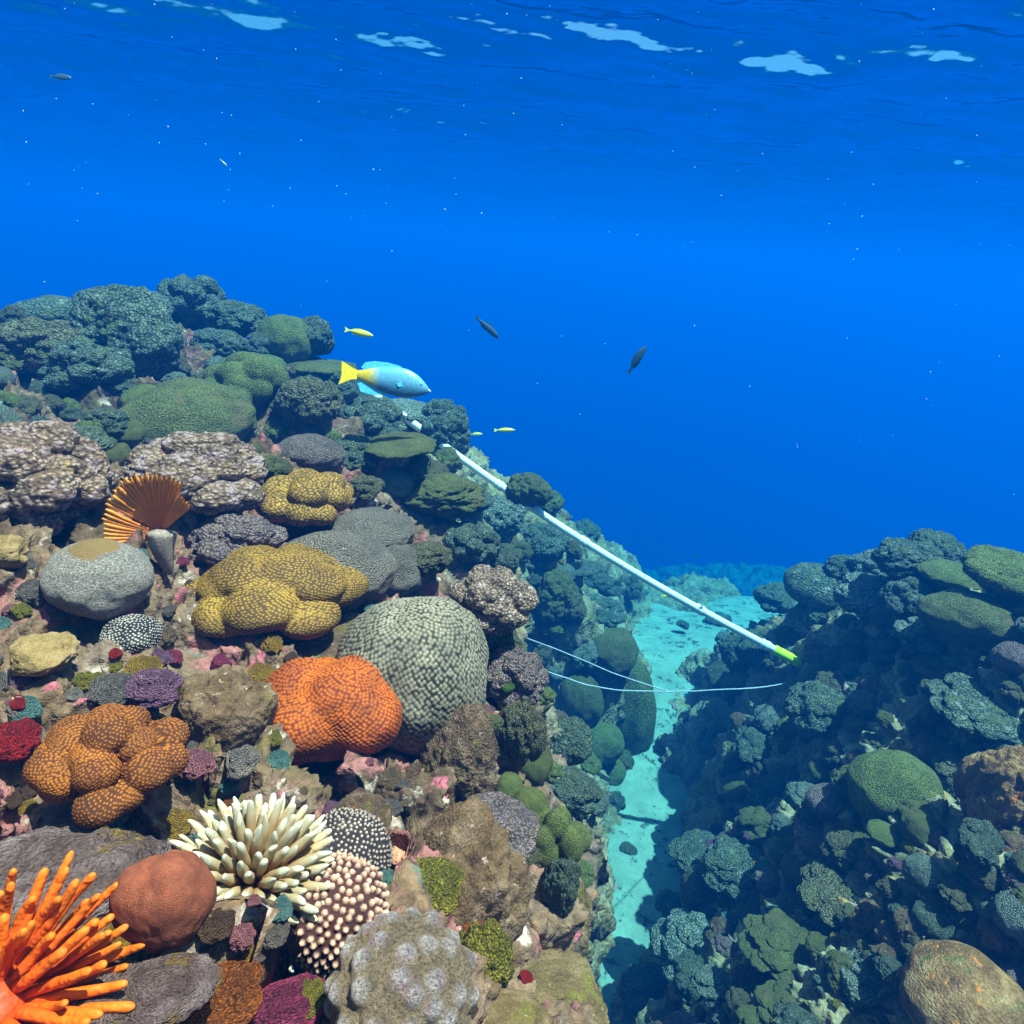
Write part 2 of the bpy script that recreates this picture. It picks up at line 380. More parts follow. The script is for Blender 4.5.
def coral_mesh(kind, seed, level=5, polyps=0, ph=0.012, **kw):
    """returns a mesh; kinds: lobed, massive, cauli, rock, table, bumpy, knob"""
    key = (kind, seed, level, polyps, ph, tuple(sorted(kw.items())))
    if key in _cache: return _cache[key]
    u, f = ico(level); p = u + seed * 3.17
    at_ = {}
    if kind == 'lobed':
        r = lobe_radius(u, kw.get('n', 13), seed, kw.get('spread', 0.55), kw.get('lr', (0.34, 0.5)), kw.get('k', 16), 0.6)
        v = u * r[:, None]; v += u * (0.03 * fbm(v * 2.2 + seed, 2, seed))[:, None]
    elif kind == 'massive':
        r = lobe_radius(u, kw.get('n', 5), seed, kw.get('spread', 0.3), (0.6, 0.75), 9, 0.72) + 0.07 * fbm(p * 1.4, 3, seed)
        v = u * r[:, None]
    elif kind == 'cauli':
        r = lobe_radius(u, kw.get('n', 30), seed, 0.68, (0.2, 0.34), 22, 0.7)
        v = u * r[:, None]; n = vnormals(v, f)
        v = v + n * (0.09 * (dome(v * 5.5 + seed, seed) - 0.3) + 0.035 * (dome(v * 15 + seed, seed + 7) - 0.3) + 0.02 * fbm(v * 9, 3, seed))[:, None]
    elif kind == 'bumpy':                                       # round head with separate rounded knobs
        r = 0.86 + 0.05 * fbm(p * 1.3, 2, seed); n_ = kw.get('n', 60)
        c = fib(n_) + np.random.RandomState(seed).normal(0, 0.07, (n_, 3)); c /= np.linalg.norm(c, axis=1, keepdims=True)
        d = np.arccos(np.clip((u @ c.T).max(1), -1, 1)); w_ = math.sqrt(4 / n_) * kw.get('bw', 0.62)
        g = np.exp(-(d / w_) ** 2 * 1.1); r = r + kw.get('bh', 0.13) * g; at_['lobe'] = g
        v = u * r[:, None]; v += u * (0.012 * fbm(v * 12, 3, seed))[:, None]
    elif kind == 'table':
        v = u * np.array([1, 1, 0.36]); v[:, 2] = np.where(v[:, 2] > 0, v[:, 2] * 0.8, v[:, 2])
        v *= (1 + 0.14 * fbm(u * np.array([1, 1, 0.1]) * 2 + seed, 3, seed))[:, None]
        n = vnormals(v, f); v = v + n * (0.05 * (dome(v * 4 + seed, seed) - 0.3) + 0.025 * dome(v * 13, seed + 3))[:, None]
    elif kind == 'knob':                                        # rough reef head made of overlapping puffs
        r = lobe_radius(u, kw.get('n', 9), seed, 0.5, (0.35, 0.55), 12, 0.6)
        v = u * r[:, None]; n = vnormals(v, f)
        v = v + n * (0.16 * (dome(v * 3.0 + seed, seed) - 0.35) + 0.09 * (dome(v * 7.5 + seed, seed + 5) - 0.3) + 0.04 * (dome(v * 18, seed + 9) - .3) + 0.06 * fbm(v * 4, 4, seed))[:, None]
    else:                                                       # rock
        r = 0.85 + 0.22 * fbm(p * 1.1, 5, seed, 0.5)
        v = u * r[:, None]
        for k in range(kw.get('cuts', 5)):                      # worn flats
            nrm = np.random.RandomState(seed * 9 + k).normal(0, 1, 3); nrm /= np.linalg.norm(nrm)
            dd = v @ nrm - 0.68; v -= nrm[None] * (np.maximum(dd, 0) * 0.8)[:, None]
        v += u * (0.025 * fbm(v * 6, 4, seed + 2) + 0.02 * fbm(v * 18, 3, seed + 3))[:, None]
    v /= np.percentile(np.linalg.norm(v, axis=1), 90)
    if polyps:
        dirs = fib(polyps); rng = np.random.RandomState(seed + 50)
        # put the seeds on the surface itself, so that the spacing follows its creases
        kd0 = KDTree(len(v)); un = v / np.linalg.norm(v, axis=1, keepdims=True)
        for i, q in enumerate(un): kd0.insert(q, i)
        kd0.balance()
        pts = v[[kd0.find(d + rng.normal(0, 0.34 / math.sqrt(polyps), 3))[1] for d in dirs]]
        kd = KDTree(len(pts))
        for i, q in enumerate(pts): kd.insert(q, i)
        kd.balance()
        dist = np.array([kd.find(q)[2] for q in v])
        sp = np.median(np.sort(np.array([kd.find_n(q, 2)[1][2] for q in pts]))) * kw.get('fill', 0.6)
        g = np.clip(1 - (dist / sp) ** 2, 0, 1) ** 0.8
        n = vnormals(v, f); v = v + n * (ph * g)[:, None]; at_['polyp'] = g
    me = mesh_np(kind + "_coral", v, f, attrs=at_); _cache[key] = me
    return me

def polyp_mat(name, groove, tip, rough=0.65, var=0.4, grain=60):
    m, T, p = new_mat(name, rough, 0.3); c = coords(T)
    a = T.add("Attribute", attribute_name="polyp").outputs["Fac"]
    a = T.math("MULTIPLY", a, T.maprange(T.noise(c, 3.2, 4, 0.7), 0.34, 0.5, 0.7, 1.0))
    colr = T.mix(T.maprange(a, 0.05, 0.75), groove, tip)
    colr = T.mix(1.0, colr, T.ramp(T.noise(c, 2.5, 5, 0.6), [(0.3, (1 - var,) * 3), (0.7, (1 + var,) * 3)]), 'MULTIPLY')
    skin(T, p, colr)
    b = T.add("Bump", {"Height": T.noise(c, grain, 3, 0.7), "Strength": 0.4, "Distance": 0.01}); T.l.new(b.outputs[0], p.inputs["Normal"])
    return m
def pebble_mat(name, lo, hi, scale=26, patches=(), bump=0.8, alb=None, rough=0.8, dist=0.03):
    """coral skin of fine polyps, small enough to be carried by colour and bump"""
    m, T, p = new_mat(name, rough, 0.2); c = coords(T)
    vo = T.voro(c, scale)
    colr = T.mix(T.maprange(vo, 0.15, 0.6), hi, lo)
    colr = T.mix(1.0, colr, T.ramp(T.noise(c, 2.0, 5, 0.65), [(0.28, (0.55, 0.58, 0.6)), (0.5, (1, 1, 1)), (0.72, (1.4, 1.35, 1.3))]), 'MULTIPLY')
    colr = T.mix(1.0, colr, T.ramp(T.noise(c, scale * 1.6, 4, 0.75), [(0.3, (0.45, 0.45, 0.45)), (0.7, (1.6, 1.6, 1.6))]), 'MULTIPLY')
    for i, (pc, ps, th) in enumerate(patches):
        off = T.add("VectorMath", {0: c, 1: (3.7 * i + 1.3, 7.1 * i, 2.9 * i)}, operation='ADD').outputs[0]
        colr = T.mix(T.maprange(T.noise(off, ps, 6, 0.7), th, th + 0.06), colr, pc)
    skin(T, p, colr, alb)
    h = T.math('ADD', T.math('MULTIPLY', vo, -1.0), T.math('MULTIPLY', T.noise(c, scale * 0.6, 5, 0.75), 1.4))
    b = T.add("Bump", {"Height": h, "Strength": bump, "Distance": dist}); T.l.new(b.outputs[0], p.inputs["Normal"])
    return m

MT = {
 'mustard': polyp_mat("mustard coral skin", (0.10, 0.055, 0.006), (0.46, 0.30, 0.035)),
 'orange': polyp_mat("orange coral skin", (0.2, 0.03, 0.0), (0.74, 0.19, 0.004)),
 'ochre': polyp_mat("ochre coral skin", (0.10, 0.03, 0.002), (0.54, 0.20, 0.01)),
 'sage': polyp_mat("sage grey coral skin", (0.03, 0.035, 0.025), (0.38, 0.37, 0.28)),
 'zebra': polyp_mat("black coral skin with white polyps", (0.015, 0.016, 0.02), (0.8, 0.8, 0.74)),
 'spine_grey': polyp_mat("dark skin with pale grey knobs", (0.025, 0.02, 0.022), (0.66, 0.6, 0.55)),
 'spine_pink': polyp_mat("dark skin with pinkish cream knobs", (0.06, 0.02, 0.018), (0.85, 0.6, 0.46)),
 'spine_dark': polyp_mat("dark brown knobbed skin", (0.02, 0.014, 0.012), (0.2, 0.13, 0.09)),
 'terracotta': pebble_mat("terracotta coral skin", (0.26, 0.085, 0.045), (0.36, 0.13, 0.07), 48, bump=0.35, dist=0.012),
 'greyball': pebble_mat("speckled grey coral skin", (0.16, 0.17, 0.16), (0.52, 0.52, 0.48), 30, [((0.6, 0.6, 0.58), 8, 0.6)]),
 'greydome': pebble_mat("grey violet coral skin", (0.14, 0.13, 0.13), (0.42, 0.38, 0.38), 26, [((0.5, 0.46, 0.5), 6, 0.62)]),
 'greymound': pebble_mat("pale grey mound skin", (0.2, 0.2, 0.18), (0.46, 0.44, 0.4), 32, [((0.4, 0.28, 0.22), 3, 0.6), ((0.55, 0.55, 0.53), 7, 0.62)]),
 'cream_cauli': pebble_mat("cream cauliflower coral skin", (0.2, 0.15, 0.12), (0.68, 0.6, 0.52), 15, [((0.78, 0.72, 0.68), 5, 0.56)]),
 'tan_cauli': pebble_mat("tan and lilac cauliflower coral skin", (0.2, 0.14, 0.1), (0.55, 0.47, 0.4), 14, [((0.56, 0.45, 0.5), 3, 0.52), ((0.6, 0.42, 0.16), 4.5, 0.6)]),
 'lilac_cauli': pebble_mat("lilac knobby coral skin", (0.16, 0.13, 0.14), (0.5, 0.43, 0.47), 16, [((0.3, 0.26, 0.12), 4, 0.58)]),
 'olive': pebble_mat("olive coral skin", (0.10, 0.12, 0.03), (0.34, 0.38, 0.10), 34, [((0.2, 0.22, 0.1), 3, 0.56)], 0.6, alb=(0.62, 0.60, 0.55)),
 'moss': pebble_mat("mossy olive brown skin", (0.11, 0.12, 0.035), (0.34, 0.36, 0.13), 40, [((0.26, 0.19, 0.1), 2.5, 0.56)], 0.7, alb=(0.62, 0.60, 0.55)),
 'teal': pebble_mat("grey green reef head skin", (0.07, 0.10, 0.07), (0.32, 0.40, 0.28), 20, [((0.42, 0.48, 0.38), 5, 0.58), ((0.2, 0.22, 0.08), 2.5, 0.56)], alb=(0.62, 0.60, 0.55)),
 'tanhead': pebble_mat("tan brown reef head skin", (0.10, 0.09, 0.045), (0.44, 0.42, 0.22), 20, [((0.46, 0.36, 0.34), 5, 0.6), ((0.18, 0.2, 0.07), 2.5, 0.56)], alb=(0.62, 0.60, 0.55)),
 'pale': pebble_mat("pale green grey reef head skin", (0.14, 0.18, 0.14), (0.56, 0.62, 0.5), 18, alb=(0.62, 0.60, 0.55)),
}
ST_B = [(0.25, (0.05, 0.035, 0.022)), (0.45, (0.15, 0.11, 0.07)), (0.58, (0.26, 0.19, 0.13)), (0.75, (0.42, 0.35, 0.3))]
MT['brownrock'] = rock_mat("brown encrusted rock", ST_B, [((0.2, 0.19, 0.05), 2.2, 0.57), ((0.42, 0.3, 0.27), 3.5, 0.62), ((0.5, 0.22, 0.04), 4.5, 0.66)], 2.2, 0.7, 26, 0.04)
MT['mossrock'] = rock_mat("brown olive smooth rock", [(0.3, (0.09, 0.075, 0.03)), (0.5, (0.19, 0.15, 0.07)), (0.7, (0.3, 0.24, 0.14))], [((0.17, 0.17, 0.04), 2, 0.55), ((0.5, 0.4, 0.34), 6, 0.67)], 2.0, 0.45, 30, 0.03)
MT['bigbrown'] = rock_mat("smooth brown rock with pink flecks", [(0.3, (0.08, 0.055, 0.03)), (0.5, (0.18, 0.125, 0.07)), (0.7, (0.3, 0.23, 0.16))], [((0.16, 0.13, 0.04), 1.6, 0.6), ((0.62, 0.5, 0.48), 6, 0.63), ((0.55, 0.2, 0.04), 4.5, 0.68)], 2.0, 0.4, 34, 0.02)
MT['rustrock'] = rock_mat("rust brown rock", [(0.28, (0.08, 0.045, 0.02)), (0.45, (0.24, 0.14, 0.06)), (0.6, (0.46, 0.30, 0.14)), (0.75, (0.55, 0.46, 0.32))], [((0.16, 0.16, 0.05), 2.0, 0.58), ((0.75, 0.28, 0.05), 3.5, 0.62), ((0.6, 0.3, 0.34), 5.0, 0.65)], 2.2, 0.6, 26, 0.03)
MT['purplerock'] = rock_mat("grey violet rock", [(0.25, (0.07, 0.05, 0.05)), (0.45, (0.2, 0.15, 0.14)), (0.6, (0.36, 0.3, 0.32)), (0.75, (0.52, 0.48, 0.5))], [((0.3, 0.22, 0.07), 1.8, 0.55)], 2.0, 0.8, 24, 0.05)
MT['slab'] = rock_mat("grey brown slab rock", [(0.3, (0.12, 0.1, 0.08)), (0.5, (0.26, 0.22, 0.18)), (0.7, (0.46, 0.4, 0.34))], [((0.12, 0.14, 0.13), 1.5, 0.56)], 2.4, 0.5, 28, 0.03)
MT['tanstone'] = rock_mat("tan stone", [(0.3, (0.2, 0.15, 0.06)), (0.5, (0.36, 0.28, 0.12)), (0.7, (0.46, 0.36, 0.2))], [], 2.0, 0.4, 22, 0.03)
def crust(name, c, c2=None, th=0.55):
    c2 = c2 or tuple(x * 0.55 for x in c)
    return pebble_mat(name, c2, c, 13, [(tuple(min(1, x * 1.3 + 0.08) for x in c), 3.5, 0.6)], 0.9, dist=0.08)
CR = {
 'pink': crust("pink crust", (0.8, 0.34, 0.42)), 'magenta': crust("magenta crust", (0.62, 0.10, 0.26)), 'plum': crust("violet crust", (0.48, 0.26, 0.46)),
 'red': crust("red sponge", (0.75, 0.03, 0.03)), 'orange': crust("orange sponge", (0.72, 0.23, 0.03)), 'yellow': crust("yellow sponge", (0.75, 0.5, 0.05)),
 'white': crust("white crust", (0.72, 0.7, 0.66), (0.3, 0.28, 0.26)), 'cyan': crust("pale turquoise crust", (0.25, 0.6, 0.6)), 'green': crust("bright green algae", (0.2, 0.4, 0.04)),
 'lichen': crust("yellow green turf algae", (0.5, 0.5, 0.05)), 'grey': crust("grey encrusted stone", (0.38, 0.36, 0.34)), 'tan': crust("tan encrusted stone", (0.44, 0.33, 0.2)), 'brown': crust("brown encrusted stone", (0.24, 0.15, 0.09)),
}
MT.update({'c_' + k: v for k, v in CR.items()})

def reef_hit(px, py):
    for k in range(60):                                        # over the skyline: stand on the crest just below
        h = REEF.ray_cast(Vector((0, 0, 0)), Vector(ray(px, py + 4 * k)))
        if h[0] is not None and h[3] < 11: return (h[3] + 0.012 * k, h[1])
    return (6.0, Vector((0, 0, 1)))
def mobj(name, me, mat, parent=None):
    o = bpy.data.objects.new(name, me); col.objects.link(o)
    if not me.materials: me.materials.append(mat)
    if me.materials[0] != mat:
        o.material_slots[0].link = 'OBJECT'; o.material_slots[0].material = mat
    if parent: o.parent = parent
    return o
PLACED = []
def put(o, px, py, w, h=None, d=None, sink=0.0, rot=(0, 0, 0), asp=1.0, toward=0.35, ball=False):
    """stands a unit coral so that it spans about w x h half-pixels round (px, py), on the reef there"""
    h = h or w
    if d is None:
        d, _ = reef_hit(px, py + 0.55 * h)
        d = d - toward * h * d / F
    r = ray(px, py); th = math.asin(-r[2])
    sx = w * d / F; sy = sx * asp; a = (h * d / F)
    k = a * a - (sy * math.sin(th)) ** 2
    sz = math.sqrt(k) / max(math.cos(th), 0.3) if k > 0 else 0.0
    sz = max(sz, 0.55 * min(sx, a))
    if k <= 0: sy = a / max(math.sin(th), 0.3)
    if ball: sx = sy = sz = math.sqrt(w * h) * d / F
    az = math.atan2(r[0], r[1])
    o.rotation_mode = 'XYZ'
    loc = Vector(r * d)
    # scale in the world's own axes turned to face the viewer's side, then the coral's own tilt and turn
    o.matrix_world = Matrix.Translation(loc) @ Matrix.Rotation(-az, 4, 'Z') @ Euler((R(rot[0]), R(rot[1]), 0)).to_matrix().to_4x4() @ Matrix.Diagonal((sx, sy, sz, 1)) @ Matrix.Rotation(R(rot[2]), 4, 'Z')
    PLACED.append((px, py, w, h))
    return o
def thing(name, label, cat, kind, seed, mat, px, py, w, h=None, level=6, group=None, d=None, rot=(0, 0, 0), asp=1.0, toward=0.35, ball=False, **kw):
    o = mobj(name, coral_mesh(kind, seed, level, **kw), MT[mat])
    tag(o, label, cat, group); put(o, px, py, w, h, d, rot=rot, asp=asp, toward=toward, ball=ball)
    return o
#HEROES
# --- the large corals close to the viewer
thing("brain_coral", "big sage grey coral dotted with pale polyps behind the orange one", "coral", 'massive', 3, 'sage', 413, 677, 76, 84, 7, polyps=4600, ph=0.014, n=6, spread=0.45, toward=0.5)
thing("brain_coral", "bright orange lobed coral dotted with polyps in front of the sage grey one", "coral", 'lobed', 4, 'orange', 331, 716, 70, 62, 7, polyps=4600, ph=0.013, n=8, spread=0.52, lr=(0.42, 0.5), k=15, toward=0.8)
thing("lobed_coral", "mustard lobed coral mound above the bright orange coral", "coral", 'lobed', 8, 'mustard', 275, 592, 82, 52, 7, polyps=6500, ph=0.008, n=16, spread=0.66, lr=(0.3, 0.42), k=34, toward=0.6)
thing("lobed_coral", "smaller mustard lobed coral in front of the grey violet dome", "coral", 'lobed', 12, 'mustard', 305, 503, 47, 34, 6, polyps=3400, ph=0.01, n=16, spread=0.66, lr=(0.3, 0.4), k=34, toward=0.6)
thing("knobby_coral", "ochre brown knobby coral with finger thick lobes above the violet rock", "coral", 'lobed', 21, 'ochre', 108, 764, 57, 50, 7, polyps=5200, ph=0.013, n=22, spread=0.68, lr=(0.25, 0.32), k=34, d=1.02)
thing("round_coral", "smooth terracotta ball coral partly shaded by the cream finger coral", "coral", 'massive', 31, 'terracotta', 167, 905, 38, 45, 6, n=3, spread=0.4, toward=0.9)
g = thing("boulder_coral", "speckled grey ball coral with a tan cap below the orange feather worm", "coral", 'massive', 34, 'greyball', 100, 578, 43, 35, 6, n=9, spread=0.06, toward=1.0)
thing("dome_coral", "grey violet dome coral just behind the smaller mustard coral", "coral", 'massive', 35, 'greydome', 311, 457, 34, 24, 6, n=3, spread=0.2, toward=0.5)
thing("cauliflower_coral", "tan and grey cauliflower coral above the orange feather worm", "coral", 'cauli', 36, 'tan_cauli', 198, 477, 62, 42, 6, toward=0.6)
thing("cauliflower_coral", "lilac and tan cauliflower coral cut by the left edge of the photo", "coral", 'cauli', 37, 'tan_cauli', 30, 487, 64, 54, 6, toward=0.6)
thing("cauliflower_coral", "cream cauliflower coral head at the brink of the left reef wall", "coral", 'cauli', 38, 'cream_cauli', 493, 606, 44, 40, 6, toward=1.2)
thing("cauliflower_coral", "small lilac and green dotted rubbly coral under the cream cauliflower coral", "coral", 'cauli', 52, 'lilac_cauli', 514, 682, 34, 34, 6, toward=1.2)
thing("cauliflower_coral", "lilac knobby coral wedged left of the pale grey mound coral", "coral", 'cauli', 39, 'lilac_cauli', 238, 545, 45, 32, 6, toward=0.5)
thing("mound_coral", "pale grey mound coral right behind the big mustard coral", "coral", 'massive', 41, 'greymound', 335, 572, 58, 44, 6, n=4, toward=0.5)
thing("mound_coral", "rounded grey coral shoulder between the mustard and sage corals", "coral", 'massive', 42, 'greymound', 388, 572, 36, 34, 6, n=3, toward=0.6)
thing("mound_coral", "smooth tan grey mound coral at the edge of the dark blue gully", "coral", 'massive', 43, 'greymound', 376, 533, 44, 28, 6, n=4, toward=0.5)
thing("spotted_coral", "small black coral with rows of white dots", "coral", 'massive', 45, 'zebra', 130, 637, 25, 20, 6, polyps=900, ph=0.03, fill=0.42, toward=0.8)
thing("spiny_coral", "dark coral with rows of pale grey knobs behind the pinkish knobbed coral", "coral", 'massive', 47, 'spine_grey', 346, 860, 42, 40, 6, polyps=1300, ph=0.05, fill=0.5, n=3, spread=0.2, toward=0.8, ball=True)
thing("spiny_coral", "coral covered in pinkish cream knobs beside the cream finger coral", "coral", 'massive', 48, 'spine_pink', 332, 914, 43, 47, 6, polyps=520, ph=0.09, fill=0.5, n=3, spread=0.2, toward=1.2, ball=True)
thing("spiny_coral", "dark brown knobbed coral in the shade under the cream finger coral", "coral", 'massive', 49, 'spine_dark', 284, 962, 38, 32, 6, polyps=900, ph=0.05, fill=0.5, toward=0.9, ball=True)
def lilac_mat():
    m, T, p = new_mat("olive tan skin with pale lilac knob tops", 0.8, 0.2); c = coords(T)
    a = T.add("Attribute", attribute_name="lobe").outputs["Fac"]
    base = T.ramp(T.noise(c, 22, 5, 0.75), [(0.35, (0.2, 0.16, 0.09)), (0.6, (0.62, 0.54, 0.38))])
    top = T.ramp(T.noise(c, 3, 4, 0.6), [(0.35, (0.66, 0.5, 0.62)), (0.5, (0.8, 0.84, 0.9)), (0.7, (0.95, 0.92, 0.9))])
    top = T.mix(1.0, top, T.ramp(T.noise(c, 30, 3, 0.75), [(0.38, (0.45, 0.42, 0.4)), (0.58, (1.3, 1.3, 1.3))]), 'MULTIPLY')
    skin(T, p, T.mix(T.maprange(T.math('ADD', a, T.math('MULTIPLY', T.noise(c, 16, 5, 0.8), 0.9)), 0.85, 1.35), base, top))
    b = T.add("Bump", {"Height": T.noise(c, 26, 5, 0.8), "Strength": 0.9, "Distance": 0.04}); T.l.new(b.outputs[0], p.inputs["Normal"])
    return m
MT['lilac'] = lilac_mat()
thing("bumpy_coral", "round knobbly coral with pale lilac knob tops at the bottom edge", "coral", 'bumpy', 51, 'lilac', 402, 996, 67, 58, 6, n=84, bh=0.15, bw=0.85, d=0.70, ball=True)
g.material_slots[0].link = 'OBJECT'
def cap_mat():
    m, T, p = new_mat("grey coral skin with a tan cap", 0.8, 0.2); c = coords(T)
    n = T.noise(c, 24, 5, 0.75)
    base = T.ramp(n, [(0.35, (0.13, 0.14, 0.13)), (0.52, (0.42, 0.42, 0.4)), (0.66, (0.8, 0.8, 0.76))])
    z = T.add("SeparateXYZ", {0: c}).outputs[2]
    f = T.maprange(T.math('ADD', z, T.math('MULTIPLY', T.noise(c, 2.5, 3), 0.25)), 0.96, 1.0)
    skin(T, p, T.mix(f, base, (0.42, 0.3, 0.12)))
    b = T.add("Bump", {"Height": n, "Strength": 0.7, "Distance": 0.04}); T.l.new(b.outputs[0], p.inputs["Normal"])
    return m
g.material_slots[0].material = cap_mat()

def tube(pts, rad, seg=10, cap=True):
    pts = np.asarray(pts, float); rad = np.asarray(rad, float); n = len(pts)
    t = np.gradient(pts, axis=0); t /= np.linalg.norm(t, axis=1, keepdims=True) + 1e-12
    up = np.array([0.3, 0.9, 0.17]); v = []
    a = np.cross(t[0], up); a /= np.linalg.norm(a)
    for i in range(n):
        a = a - t[i] * (a @ t[i]); a /= np.linalg.norm(a); b = np.cross(t[i], a)
        th = np.linspace(0, 2 * math.pi, seg, endpoint=False)
        v.append(pts[i] + rad[i] * (np.cos(th)[:, None] * a + np.sin(th)[:, None] * b))
    v = np.concatenate(v); f = []
    for i in range(n - 1):
        for j in range(seg):
            k = (j + 1) % seg; f.append((i * seg + j, i * seg + k, (i + 1) * seg + k, (i + 1) * seg + j))
    return v, np.array(f)
def finger_mesh(name, seed, bend, r0, r1, wob=0.1, bulge=0.0, flat=1.0):
    rng = np.random.RandomState(seed); t = np.concatenate([np.linspace(0, 0.86, 11), [0.90, 0.94, 0.97, 0.988, 0.997, 1.0]])
    d = rng.uniform(0, 6.28); cx = bend * t ** 2 + wob * 0.3 * np.sin(t * rng.uniform(3, 6)) * t
    P = np.stack([cx * math.cos(d), cx * math.sin(d), t * 0.97], 1)
    rad = r0 + (r1 - r0) * t + bulge * np.sin(t * math.pi) ** 2
    rad *= 1 + 0.06 * np.sin(t * 14 + seed)
    e = np.clip((1 - t) / 0.13, 0, 1); rad = rad * np.sqrt(1 - (1 - e) ** 2) + 1e-4
    v, f = tube(P, rad, 12)
    tt = np.repeat(t, 12)
    return mesh_np(name, v, f, attrs={'along': tt})
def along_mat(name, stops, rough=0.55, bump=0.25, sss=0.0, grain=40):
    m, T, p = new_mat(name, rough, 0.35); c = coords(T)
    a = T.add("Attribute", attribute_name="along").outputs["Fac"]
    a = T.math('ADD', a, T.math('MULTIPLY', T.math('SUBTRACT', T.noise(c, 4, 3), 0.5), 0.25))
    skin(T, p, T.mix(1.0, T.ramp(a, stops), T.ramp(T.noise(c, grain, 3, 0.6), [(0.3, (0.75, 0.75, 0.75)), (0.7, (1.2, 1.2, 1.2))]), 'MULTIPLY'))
    b = T.add("Bump", {"Height": T.noise(c, grain, 3, 0.7), "Strength": bump, "Distance": 0.01}); T.l.new(b.outputs[0], p.inputs["Normal"])
    return m
def radiating(root, name, meshes, mat, dirs, base_r, length, width, rng):
    for i, dv in enumerate(dirs):
        me = meshes[i % len(meshes)]
        o = mobj(name, me, mat, root)
        q = Vector(dv).to_track_quat('Z', 'Y'); L = length * rng.uniform(0.8, 1.15)
        o.matrix_local = Matrix.Translation(Vector(dv) * base_r) @ q.to_matrix().to_4x4() @ Matrix.Rotation(rng.uniform(0, 6.28), 4, 'Z') @ Matrix.Diagonal((width, width, L, 1))
def empty(name, loc, label, cat, group=None):
    o = bpy.data.objects.new(name, None); col.objects.link(o); o.location = loc; o.empty_display_size = 0.05
    return tag(o, label, cat, group)

# --- cream finger coral
def finger_coral():
    rng = np.random.RandomState(5); d = 0.80
    Rr = 71 * d / F; c = Vector(at(252, 886, d))
    root = empty("finger_coral", c, "cream finger coral with dozens of pale blunt tips", "coral")
    view = -Vector(ray(252, 880)); ax = (view * 1.0 + Vector((0, 0, 0.2))).normalized()
    dirs = fib(360) + rng.normal(0, 0.03, (360, 3)); dirs /= np.linalg.norm(dirs, axis=1, keepdims=True)
    dirs = dirs[np.argsort(-(dirs @ np.array(ax)))][:185]
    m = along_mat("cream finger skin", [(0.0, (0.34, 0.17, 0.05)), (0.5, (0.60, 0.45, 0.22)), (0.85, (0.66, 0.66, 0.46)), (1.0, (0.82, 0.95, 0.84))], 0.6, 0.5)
    ms = [finger_mesh("branch", s, 0.08, 1.0, 0.72, bulge=0.18) for s in range(7)]
    for me in ms:                                            # unit radius meshes would be fat: z stays, x and y are set by width
        pass
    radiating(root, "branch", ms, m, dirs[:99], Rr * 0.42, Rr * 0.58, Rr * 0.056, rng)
    V, Fc, At, n0 = [], [], [], 0
    for i, dv in enumerate(dirs[99:]):
        me = ms[i % len(ms)]; nv = len(me.vertices); co = np.zeros(nv * 3, dtype=np.float32); me.vertices.foreach_get("co", co)
        fi = np.zeros(len(me.loops), dtype=np.int32); me.loops.foreach_get("vertex_index", fi)
        al = np.zeros(nv, dtype=np.float32); me.attributes['along'].data.foreach_get("value", al)
        q = np.array(Vector(dv).to_track_quat('Z', 'Y').to_matrix())
        V.append((co.reshape(-1, 3) * np.array([Rr * 0.056, Rr * 0.056, Rr * 0.58 * rng.uniform(0.8, 1.12)])) @ q.T + np.array(dv) * Rr * 0.42)
        Fc.append(fi.reshape(-1, 4) + n0); At.append(al); n0 += nv
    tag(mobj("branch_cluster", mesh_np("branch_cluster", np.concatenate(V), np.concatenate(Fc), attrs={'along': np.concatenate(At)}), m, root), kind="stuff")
    b = mobj("base", coral_mesh('cauli', 61, 5), MT['tanhead'], root); b.scale = (Rr * 0.48,) * 3
finger_coral()

